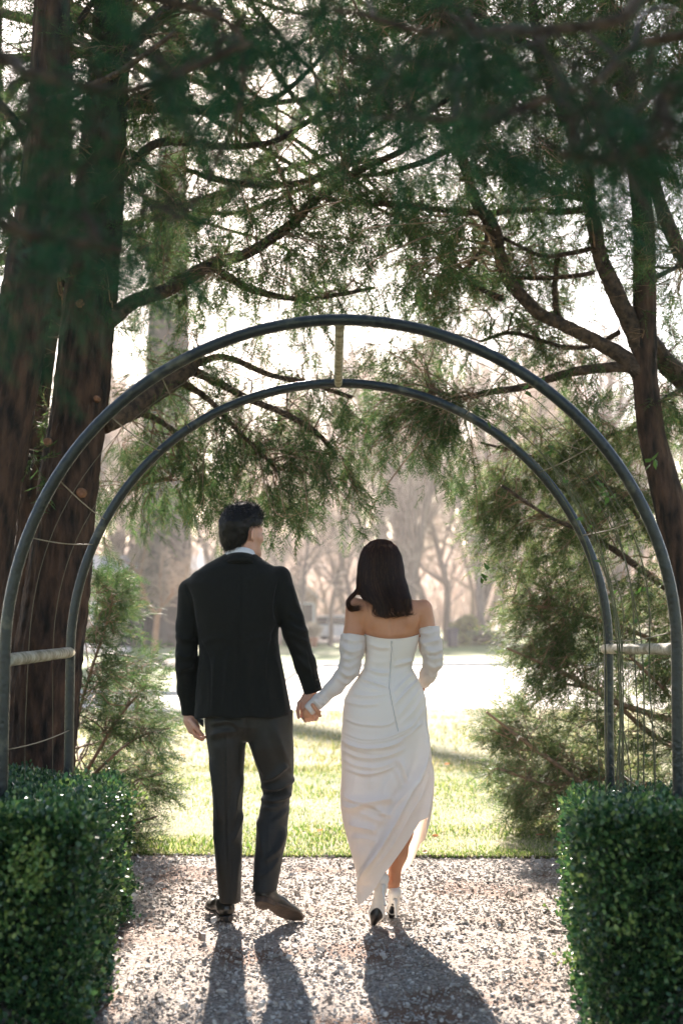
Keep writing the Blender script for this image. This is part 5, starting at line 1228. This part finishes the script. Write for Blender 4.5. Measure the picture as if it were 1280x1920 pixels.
# --- boughs hanging close above the camera, from two cedars that stand beside it
NEAR_L = [((0, 470), 70), ((60, 430), 70), ((130, 500), 70), ((190, 420), 60), ((90, 520), 40), ((150, 250), 50), ((230, 180), 70), ((200, 330), 60), ((300, 240), 45), ((350, 280), 40), ((40, 560), 40), ((330, 120), 60), ((420, 60), 70), ((500, 30), 60), ((460, 110), 30), ((280, 60), 50), ((120, 90), 70), ((30, 250), 50), ((560, 60), 40), ((240, 480), 30), ((10, 360), 60), ((70, 150), 40)]
NEAR_R = [((640, 40), 60), ((700, 110), 70), ((760, 180), 60), ((680, 230), 50), ((740, 270), 40), ((830, 210), 60), ((880, 260), 50), ((950, 230), 50), ((1000, 300), 45), ((1080, 330), 50), ((1150, 370), 45), ((1220, 320), 55), ((1260, 250), 60), ((1180, 180), 70), ((1100, 110), 80), ((1000, 60), 80), ((900, 40), 70), ((800, 50), 60), ((1240, 60), 80), ((1200, 400), 30), ((650, 180), 35), ((1130, 250), 50)]
def near_tree(label, base, lean, limbs, spots, seed):
    t = thing('cedar_tree', label, 'tree', base); b = np.array(base, float)
    c = catmull([b - (0, 0, .05), b + lean * .5 + (0, 0, 1.5), b + lean + (0, 0, 3.4), b + lean * 1.4 + (0, 0, 6)], 8); rc = np.linspace(.17, .05, len(c)); v, f = tube(c, rc, 40, bump=bark_bump(.1, 5.5, seed)); mk('trunk', v, f, MAT['bark'], t)
    LL_ = [(c, rc)]
    for lst, Y in limbs:
        p, r = pts3(lst, Y); p = np.vstack((c[int(len(c) * .42)], p)); r = np.r_[r[0] * 1.6, r]; cc_ = catmull(p, 7); rr = np.interp(np.linspace(0, len(p) - 1, len(cc_)), np.arange(len(p)), r); v, f = tube(cc_, rr, 8); mk('branch', v, f, MAT['bark2'], t); LL_.append((cc_, rr))
    lv = Leafage(seed); gg = np.random.default_rng(seed)
    for (x, y), rad in spots:
        for k in range(max(1, int(rad / 27))):
            Y = gg.uniform(2.0, 3.2); lv.cluster(P(x + gg.normal(0, rad * .45), y + gg.normal(0, rad * .38), Y), LL_, (gg.normal(0, .5), gg.normal(0, .4), -.3), spread=.10, size=.095, nsub=5, maxd=.9)
    sx = -1 if base[0] < 0 else 1          # unseen crown overhead and behind the viewpoint, added to block skylight on near ground
    for k in range(95):
        lv.cluster(np.array((sx * gg.uniform(-.6, 3.6), gg.uniform(-3.5, 3.2), gg.uniform(3.6, 6.6))), LL_, (gg.normal(0, .5), gg.normal(0, .5), -.2), spread=.5, size=.42, nsub=4, maxd=2.2)
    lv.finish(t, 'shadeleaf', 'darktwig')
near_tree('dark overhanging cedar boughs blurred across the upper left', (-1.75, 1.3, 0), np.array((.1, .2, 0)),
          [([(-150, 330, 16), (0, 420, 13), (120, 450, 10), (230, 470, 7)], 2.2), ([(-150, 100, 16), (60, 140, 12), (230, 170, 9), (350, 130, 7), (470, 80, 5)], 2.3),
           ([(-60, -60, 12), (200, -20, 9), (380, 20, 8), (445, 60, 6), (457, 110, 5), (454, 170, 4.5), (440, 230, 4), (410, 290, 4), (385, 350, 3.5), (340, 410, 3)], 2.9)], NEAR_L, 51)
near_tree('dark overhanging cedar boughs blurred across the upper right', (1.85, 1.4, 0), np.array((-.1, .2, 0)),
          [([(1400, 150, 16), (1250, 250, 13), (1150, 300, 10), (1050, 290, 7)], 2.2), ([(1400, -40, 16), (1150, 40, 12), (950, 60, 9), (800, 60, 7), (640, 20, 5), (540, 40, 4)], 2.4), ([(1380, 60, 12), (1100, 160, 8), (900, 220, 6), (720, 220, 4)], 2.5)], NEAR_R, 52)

# ================================================================ far garden
def tree_mesh(seed, H, r0, levels, up, nchild, spreadang, minr=.006, first=.25, wig=.12):
    g = np.random.default_rng(seed); tr = MB(); tw = []
    def grow(p, d, L, r, lv):
        n = 5 if lv < 2 else 4; pts = [p]; dd = d.copy()
        for k in range(n - 1):
            dd = dd + g.normal(0, wig, 3) + np.array((0, 0, up * .25)); dd /= np.linalg.norm(dd); pts.append(pts[-1] + dd * L / (n - 1))
        pts = np.array(pts)
        if lv >= levels - 1:
            tw.append((pts, r)); 
        else:
            v, f = tube(pts, np.linspace(r, r * .45, n), 8 if lv == 0 else (5 if lv == 1 else 3), cap=False); tr.add(v, f)
        if lv < levels:
            nc = nchild[lv]
            for k in range(nc):
                t = first + (1 - first) * (k + g.random() * .7) / nc if lv == 0 else .25 + .75 * (k + g.random()) / nc; i = min(n - 2, int(t * (n - 1))); q = pts[i] + (pts[i + 1] - pts[i]) * (t * (n - 1) - i)
                ax = pts[i + 1] - pts[i]; ax /= np.linalg.norm(ax); s = g.normal(size=3); s -= ax * (s @ ax); s /= np.linalg.norm(s); a = spreadang * g.uniform(.7, 1.2); nd = ax * math.cos(a) + s * math.sin(a); nd[2] += up * .5; nd /= np.linalg.norm(nd)
                grow(q, nd, L * g.uniform(.38, .62) * (1.15 - .5 * t), max(minr, r * .5 * (1.1 - .4 * t)), lv + 1)
    grow(np.array((0., 0, -.1)), np.array((0, 0, 1.)), H, r0, 0)
    V = []; F_ = []; k = 0
    for pts, r in tw:
        d = pts[-1] - pts[0]; s = np.cross(d, (.3, .9, .2)); s /= np.linalg.norm(s) + 1e-9; w = max(r, minr)
        m = pts[len(pts) // 2]; V += [pts[0] - s * w, pts[0] + s * w, m + s * w * .7, m - s * w * .7, pts[-1]]; F_ += [(k, k + 1, k + 2), (k, k + 2, k + 3), (k + 3, k + 2, k + 4)]; k += 5
    return np.concatenate(tr.V), tr.faces(), np.array(V), np.array(F_)
PROTO = []
for sd, H, r0, up, ch, an, fr in ((1, 14, .26, .55, (16, 8, 6, 5), .42, .10), (2, 12, .22, .15, (13, 8, 7, 5), .8, .25), (3, 16, .30, .5, (18, 8, 6, 5), .38, .15), (4, 9, .16, .1, (12, 8, 6, 5), .85, .2)):
    a, b, c, d = tree_mesh(sd, H, r0, 4, up, ch, an, first=fr, minr=.017); t_me = mesh_of('trunk', a, b); t_me.materials.append(MAT['pale_bark']); w_me = mesh_of('branches', c, d, False); w_me.materials.append(MAT['baretwig']); PROTO.append((t_me, w_me)); print('bare', len(c), len(a))
def bare_tree(k, x, y, label, s=1.0, rot=0, sx=1.0, group='bare trees beyond the lawn'):
    o = thing('bare_tree', label, 'tree', (x, y, 0), group); o.rotation_euler = (0, 0, rot); o.scale = (s * sx, s * sx, s)
    for nm, me in zip(('trunk', 'branches'), PROTO[k]):
        c = bpy.data.objects.new(nm, me); COL.objects.link(c); c.parent = o
        if nm == 'branches': c['kind'] = 'stuff'
    return o
def at(px, Y): return P(px, 1155, Y)[0]
NAMED = [(1, 836, 80, 1.0, 'wide bare tree with dark lower trunk above the bin'), (2, 884, 76, .8, 'left of two straight bare trunks right of the bin'), (2, 905, 71, .72, 'right of two straight bare trunks right of the bin'),
         (0, 770, 75, .95, 'pale upright bare tree just right of the woman\'s head'), (0, 735, 80, 1.0, 'pale upright bare tree right behind the woman\'s head'), (1, 655, 78, .8, 'bare tree between the couple\'s heads'),
         (3, 620, 66, .8, 'low spreading bare tree right of the man\'s head'), (3, 560, 60, .7, 'small pinkish bare tree over the gabled house roof'), (1, 520, 72, .85, 'bare tree right behind the man\'s head'),
         (3, 455, 64, .8, 'bare tree hidden behind the man'), (1, 400, 78, .9, 'bare tree left of the man\'s head'), (0, 690, 90, 1.05, 'tall thin bare tree left of the woman\'s head'),
 (1, 240, 84, 1.0, 'bare tree between left trunks and the big trunk'), (2, 815, 92, .95, 'tall bare tree behind the wide one')]
for i, (k, px, Y, s, lab) in enumerate(NAMED): bare_tree(k, at(px, Y), Y, lab, s, i * 1.3)
gw = np.random.default_rng(9)
for i in range(46):
    Y = gw.uniform(88, 125); px = gw.uniform(-260, 1540); bare_tree(int(gw.integers(0, 4)), at(px, Y), Y, 'pale bare tree in the far wood behind the houses', gw.uniform(.85, 1.15), gw.uniform(0, 6), group='trees of the far wood')
# far wood as one mass of twigs, on rising ground
n = 24000; x = gw.uniform(-75, 75, n); y = gw.uniform(126, 150, n); hmax = 9.5 + 2.5 * vnoise(np.c_[x * .09, x * 0, x * 0]); z = hmax * gw.random(n) ** 1.15
TWG = [(np.array([(-.05, 0, 0), (.05, 0, 0), (.25, 0, .5), (.18, 0, .5), (.1, .1, 1)]), np.array([(0, 1, 2), (0, 2, 3), (3, 2, 4)])), (np.array([(-.05, 0, 0), (.05, 0, 0), (-.2, 0, .5), (-.28, 0, .5), (-.5, .1, .9)]), np.array([(0, 1, 2), (0, 2, 3), (3, 2, 4)]))]
v, f = scatter(TWG, yaw_rot(gw.uniform(-.6, .6, n)), np.c_[np.full(n, 1.5), np.full(n, 1.), gw.uniform(1, 3.2, n)], np.c_[x, y, z]); mk('far_wood', v, f, MAT['baretwig'], kind='stuff', smooth=False)
# big old trunk
bx, by = at(309, 64), 64.0
ob = thing('old_tree', 'huge old trunk with mottled grey bark beyond the lawn at left', 'tree', (bx, by, 0))
sc = by / FPX
c = catmull([(bx - 12 * sc, by, -.1), (bx - 10 * sc, by, 1.0), (bx - 3 * sc, by, 3), (bx, by, 6), (bx + 1 * sc, by, 10), (bx + 3 * sc, by, 16), (bx + 8 * sc, by, 24), (bx + 9 * sc, by, 31)], 8); rc = np.interp(c[:, 2], (-.1, .3, 1.2, 3, 6, 15, 24, 31), (72 * sc, 64 * sc, 53 * sc, 48 * sc, 45 * sc, 36 * sc, .6, .2))
v, f = tube(c, rc, 72, bump=bark_bump(.13, 4.5, 2)); mk('trunk', v, f, MAT['dark_bark'], ob)
q = catmull([(bx, by, 18), (-6.2, by, 20), (-4.3, by, 21.4), (-2.6, by, 23.4), (-1.2, by, 25.6), (-.4, by, 28)], 6); v, f = tube(q, np.linspace(.50, .16, len(q)), 12); mk('branch', v, f, MAT['dark_bark'], ob)
for a in ((bx, 17, -1),):
    q = catmull([(bx, by, a[1]), (bx + a[2] * 2.5, by - 1, a[1] + 2.5), (bx + a[2] * 5, by - 1.5, a[1] + 6), (bx + a[2] * 6.5, by - 2, a[1] + 10)], 6); v, f = tube(q, np.linspace(.4, .08, len(q)), 12); mk('branch', v, f, MAT['dark_bark'], ob)
# young red-barked tree in its ring of mulch
yb = G(290, 1241)
ot = thing('young_tree', 'small leafless tree with smooth reddish bark in the mulch ring', 'tree', tuple(yb)); Yt = yb[1]
LT = []
for lst in ([(288, 1246, 6.5), (291, 1205, 5.5), (295, 1160, 5), (297, 1150, 5)], ):
    p, r = pts3(lst, Yt); cc_ = catmull(p, 6); rr = np.interp(np.linspace(0, len(p) - 1, len(cc_)), np.arange(len(p)), r); v, f = tube(cc_, rr, 12); mk('trunk', v, f, MAT['red_bark'], ot); LT.append((cc_, rr))
for lst in ([(296, 1154, 4.5), (282, 1138, 4), (272, 1118, 3.5), (266, 1095, 3.5), (261, 1080, 3)], [(296, 1156, 3.5), (303, 1136, 3), (316, 1124, 2.5), (326, 1100, 2)], [(261, 1082, 2.5), (250, 1062, 1.8), (232, 1052, 1.2), (212, 1046, .8)],
            [(262, 1085, 2), (270, 1040, 1.5), (280, 1000, 1)], [(303, 1138, 2), (300, 1090, 1.6), (306, 1040, 1)], [(318, 1122, 1.8), (345, 1090, 1.2), (352, 1060, .8)], [(276, 1128, 1.6), (240, 1110, 1), (220, 1105, .6)]):
    p, r = pts3(lst, Yt); cc_ = catmull(p, 6); rr = np.interp(np.linspace(0, len(p) - 1, len(cc_)), np.arange(len(p)), r); v, f = tube(cc_, rr, 8); mk('branch', v, f, MAT['red_bark'], ot); LT.append((cc_, rr))
lt = MB(); gg = np.random.default_rng(4)
for cc_, rr in LT[1:]:
    for k in range(42):
        b = cc_[gg.integers(2, len(cc_))]; d = gg.normal(0, .6, 3) + (0, 0, .7); d /= np.linalg.norm(d); L = gg.uniform(.25, .9); q = np.array([b, b + d * L * .5 + gg.normal(0, .05, 3), b + d * L + gg.normal(0, .1, 3)]); v, f = tube(q, [.010, .007, .003], 3, cap=False); lt.add(v, f)
        for h in range(3):
            e = q[1] + gg.normal(0, .18, 3) + d * .2; v, f = tube(np.array([q[1], e]), [.006, .002], 3, cap=False); lt.add(v, f)
lt.mk('twigs', MAT['baretwig'], ot, kind='stuff')
gm = G(300, 1246); a = np.linspace(0, 2 * np.pi, 40, endpoint=False); rx, ry = 78 * gm[1] / FPX, 2.6
V = [(gm[0] + .2, gm[1], .14)]
for rr_, zz_ in ((.6, .11), (.9, .06), (1.0, .0)): V += [(gm[0] + rx * rr_ * math.cos(t) * (1 + .06 * math.sin(t * 7)), gm[1] + ry * rr_ * math.sin(t), zz_) for t in a]
F3 = [(0, 1 + k, 1 + (k + 1) % 40) for k in range(40)]; F4 = [(1 + r * 40 + k, 41 + r * 40 + k, 41 + r * 40 + (k + 1) % 40, 1 + r * 40 + (k + 1) % 40) for r in range(2) for k in range(40)]
mk('mulch_bed', np.array(V), [np.array(F3), np.array(F4)], MAT['mulch'], kind='structure')

# houses
def house(label, x0, x1, Y, depth, eave, ridge, wmat, rmat, axis='x', wins=(), doors=(), over=.35):
    h = thing('house', label, 'house', ((x0 + x1) / 2, Y, 0)); y0, y1 = Y, Y + depth
    if axis == 'x':               # ridge runs left to right
        ym = (y0 + y1) / 2; m = MB(); m.add(*box((x0, y0, -.2), (x1, y1, eave)))
        for xx in (x0, x1): m.add(np.array([(xx, y0, eave), (xx, y1, eave), (xx, ym, ridge - .12)]), np.array([(0, 1, 2)]))
        m.mk('wall', wmat, h, False)
        for s, ya in ((-1, y0 - over), (1, y1 + over)):
            ze = eave - (ridge - eave) / (depth / 2) * over; q = np.array([(x0 - over, ya, ze), (x1 + over, ya, ze), (x1 + over, ym, ridge), (x0 - over, ym, ridge)]); mk('roof', np.vstack((q, q + (0, 0, .16))), np.array([(0, 1, 2, 3), (7, 6, 5, 4), (0, 4, 5, 1), (1, 5, 6, 2), (2, 6, 7, 3), (3, 7, 4, 0)]), rmat, h, False)
    else:                         # gable faces the camera
        xm = (x0 + x1) / 2; m = MB(); m.add(*box((x0, y0, -.2), (x1, y1, eave)))
        for yy in (y0, y1): m.add(np.array([(x0, yy, eave), (x1, yy, eave), (xm, yy, ridge - .12)]), np.array([(0, 1, 2)]))
        m.mk('wall', wmat, h, False)
        for s, xa in ((-1, x0 - over), (1, x1 + over)):
            ze = eave - (ridge - eave) / ((x1 - x0) / 2) * over; q = np.array([(xa, y0 - over, ze), (xa, y1 + over, ze), (xm, y1 + over, ridge), (xm, y0 - over, ridge)]); mk('roof', np.vstack((q, q + (0, 0, .16))), np.array([(0, 1, 2, 3), (7, 6, 5, 4), (0, 4, 5, 1), (1, 5, 6, 2), (2, 6, 7, 3), (3, 7, 4, 0)]), rmat, h, False)
    for (wx, wz, ww, wh) in wins:
        fr = mk('window', *box((wx - ww / 2, Y - .05, wz), (wx + ww / 2, Y + .03, wz + wh)), MAT['white'], h, False); mk('pane', *box((wx - ww / 2 + .08, Y - .07, wz + .08), (wx + ww / 2 - .08, Y - .052, wz + wh - .08)), MAT['glass'], fr, False)
    return h
def hz(py, Y): return P(640, py, Y)[2]
H1 = 76
house('long low house with blue-grey roof behind the big trunk', at(120, H1 + 8), at(452, H1 + 8), H1 + 8, 10, hz(1102, H1 + 8), hz(1040, H1 + 8), MAT['wall'], MAT['roofb'], 'x', [(at(q, H1 + 8), 1.0, 1.4, 1.3) for q in (160, 205, 400, 430)])
house('tan brick house with pale gable at far left', at(110, H1), at(258, H1), H1, 8, hz(1122, H1), hz(1072, H1), MAT['wall'], MAT['roof'], 'y', [(at(222, H1), .9, 1.1, 1.2), (at(190, H1), .9, 1.1, 1.2)])
house('tan house with pale gabled roof behind the man\'s elbow', at(478, 68), at(590, 68), 68, 7, hz(1118, 68), hz(1072, 68), MAT['wall'], MAT['roof'], 'y', [(at(572, 68), .8, .9, 1.2)])
# parked cars beyond the couple's hands
def car(px, Y, label, mat, L=4.2):
    c = (at(px, Y), Y, 0); t = thing('parked_car', label, 'car', c, 'cars parked by the far drive'); x, y = c[0], c[1]
    side = np.array([(-2.1, .35), (-2.05, .75), (-1.5, .85), (-1.0, 1.38), (.7, 1.42), (1.35, .92), (2.0, .8), (2.1, .4), (2.05, .3), (-2.05, .3)]); n = len(side)
    V = np.array([(x + a * L / 4.2, y + yy * (1 if z < .9 else .82), z + .0) for yy in (-.85, .85) for a, z in side]); F4 = [(k, (k + 1) % n, n + (k + 1) % n, n + k) for k in range(n)]; F3 = [(0, k + 1, k) for k in range(1, n - 1)] + [(n, n + k, n + k + 1) for k in range(1, n - 1)]
    mk('body', V, [np.array(F4), np.array(F3)], mat, t, False)
    for a0, a1 in ((-.95, -.2), (-.1, .75)): mk('window', *box((x + a0, y - .80, .92), (x + a1, y - .76, 1.30)), MAT['glass'], t, False)
    for a in (-1.3, 1.3):
        for s in (-.8, .8): v, f = tube([(x + a, y + s - .1, .33), (x + a, y + s + .1, .33)], .33, 14); w = mk('wheel', v, f, MAT['black'], t)
car(622, 76, 'white car parked just left of the woman\'s elbow', MAT['white']); car(650, 82, 'grey car parked behind the white one', MAT['kerb'])
# bin
bb = G(848, 1213); k = bb[1] / FPX
ob = thing('litter_bin', 'dark blue litter bin standing on the far lawn edge', 'bin', tuple(bb))
v, f = tube([bb, bb + (0, 0, .05), bb + (0, 0, 28 * k), bb + (0, 0, 29 * k)], [9.5 * k, 10 * k, 10.5 * k, 9 * k], 20); mk('body', v, f, MAT['bin'], ob)
v, f = tube([bb + (0, 0, 29 * k), bb + (0, 0, 31 * k), bb + (0, 0, 35 * k), bb + (0, 0, 36 * k)], [11.5 * k, 11.5 * k, 9 * k, 3 * k], 20); mk('lid', v, f, MAT['bin'], ob)
# pot with plumes
pb = G(588, 1213); k = pb[1] / FPX
op = thing('plant_pot', 'terracotta pot of dry plumes beside the gabled house', 'pot', tuple(pb))
v, f = tube([pb, pb + (0, 0, 14 * k), pb + (0, 0, 17 * k), pb + (0, 0, 18 * k)], [6 * k, 9 * k, 10.5 * k, 9 * k], 18); mk('pot', v, f, MAT['terracotta'], op)
n = 500; d = gw.normal(0, .42, (n, 3)) + (0, 0, 1.1); T = np.tile(pb + (0, 0, 16 * k), (n, 1)) + gw.normal(0, .05, (n, 3)); v, f = scatter([(np.array([(0, -.012, 0), (0, .012, 0), (.6, .03, 0), (.6, -.03, 0), (1, 0, -.1)]), np.array([(0, 1, 2), (0, 2, 3), (3, 2, 4)]))], frames(d, gw), np.full(n, 30 * k) * gw.uniform(.6, 1.1, n), T)
mk('plumes', v, f, MAT['plume'], op, kind='stuff')
# bushes and low hedges
def bush(name, label, cat, c, r, n, mat='bush', size=.16, group=None, boxy=False):
    t = thing(name, label, cat, c, group); g = np.random.default_rng(int(abs(c[0]) * 100) + 5); q = g.normal(size=(n, 3)); q /= np.linalg.norm(q, axis=1, keepdims=True); q = q * g.uniform(.7, 1, (n, 1))
    if boxy: q = np.sign(q) * np.abs(q) ** .45 * .85
    q = q * (1 + .22 * vnoise(q * 2.5 + c[0]))[:, None]; T = np.array(c) + (0, 0, r[2] * (.9 if not boxy else .8)) + q * np.array(r); T = T[T[:, 2] > .02]
    v, f = scatter(LPL, orient(len(T), q[:len(T)], g, .8), np.full(len(T), size) * g.uniform(.6, 1.2, len(T)), T); mk('leaves', v, f, MAT[mat], t, kind='stuff')
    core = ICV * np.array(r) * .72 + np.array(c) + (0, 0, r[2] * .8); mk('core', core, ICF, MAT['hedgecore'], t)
kk_ = G(870, 1200)
bush('shrub', 'round yellow-green bush behind the bin', 'shrub', (at(872, 72), 72, 0), (.75, .7, .75), 1400)
bush('low_hedge', 'low dark hedge right of the bin', 'hedge', (at(905, 66), 66, 0), (1.1, .7, .38), 1600, 'boxleaf', .13, None, True)
bush('low_hedge', 'dark clipped hedge in front of the gabled house', 'hedge', (at(556, 66), 66, 0), (.75, .6, .45), 1400, 'boxleaf', .13, None, True)
bush('shrub', 'small pale clump of daffodil leaves by the bin', 'shrub', (at(868, 64.5), 64.5, 0), (.35, .3, .32), 500, 'bush', .1)
# far ground rising behind the wood
sheet_v = np.array([(-400, 150, -.5), (400, 150, -.5), (500, 420, 22), (-500, 420, 22)]); mk('hill', sheet_v, np.array([(0, 1, 2, 3)]), MAT['pale_bark'], kind='structure', smooth=False)
# tall evergreens left of the far lawn that shade it
for (px, Y, H, lab) in ((-150, 50, 16, 'tall dark evergreen left of the far lawn'),):
    pass
# ================================================================ air
hv = bpy.data.materials.new('haze'); hv.use_nodes = True; nn_ = hv.node_tree.nodes; nn_.remove(nn_['Principled BSDF']); pv = nn_.new('ShaderNodeVolumePrincipled')
pv.inputs['Color'].default_value = (1.0, .93, .89, 1); pv.inputs['Density'].default_value = .0008; pv.inputs['Anisotropy'].default_value = .4
hv.node_tree.links.new(pv.outputs[0], nn_['Material Output'].inputs['Volume'])
m = MB(); m.add(*box((-1000, -70, -2), (1000, 1600, 32))); m.mk('haze', hv, None, False, kind='stuff')
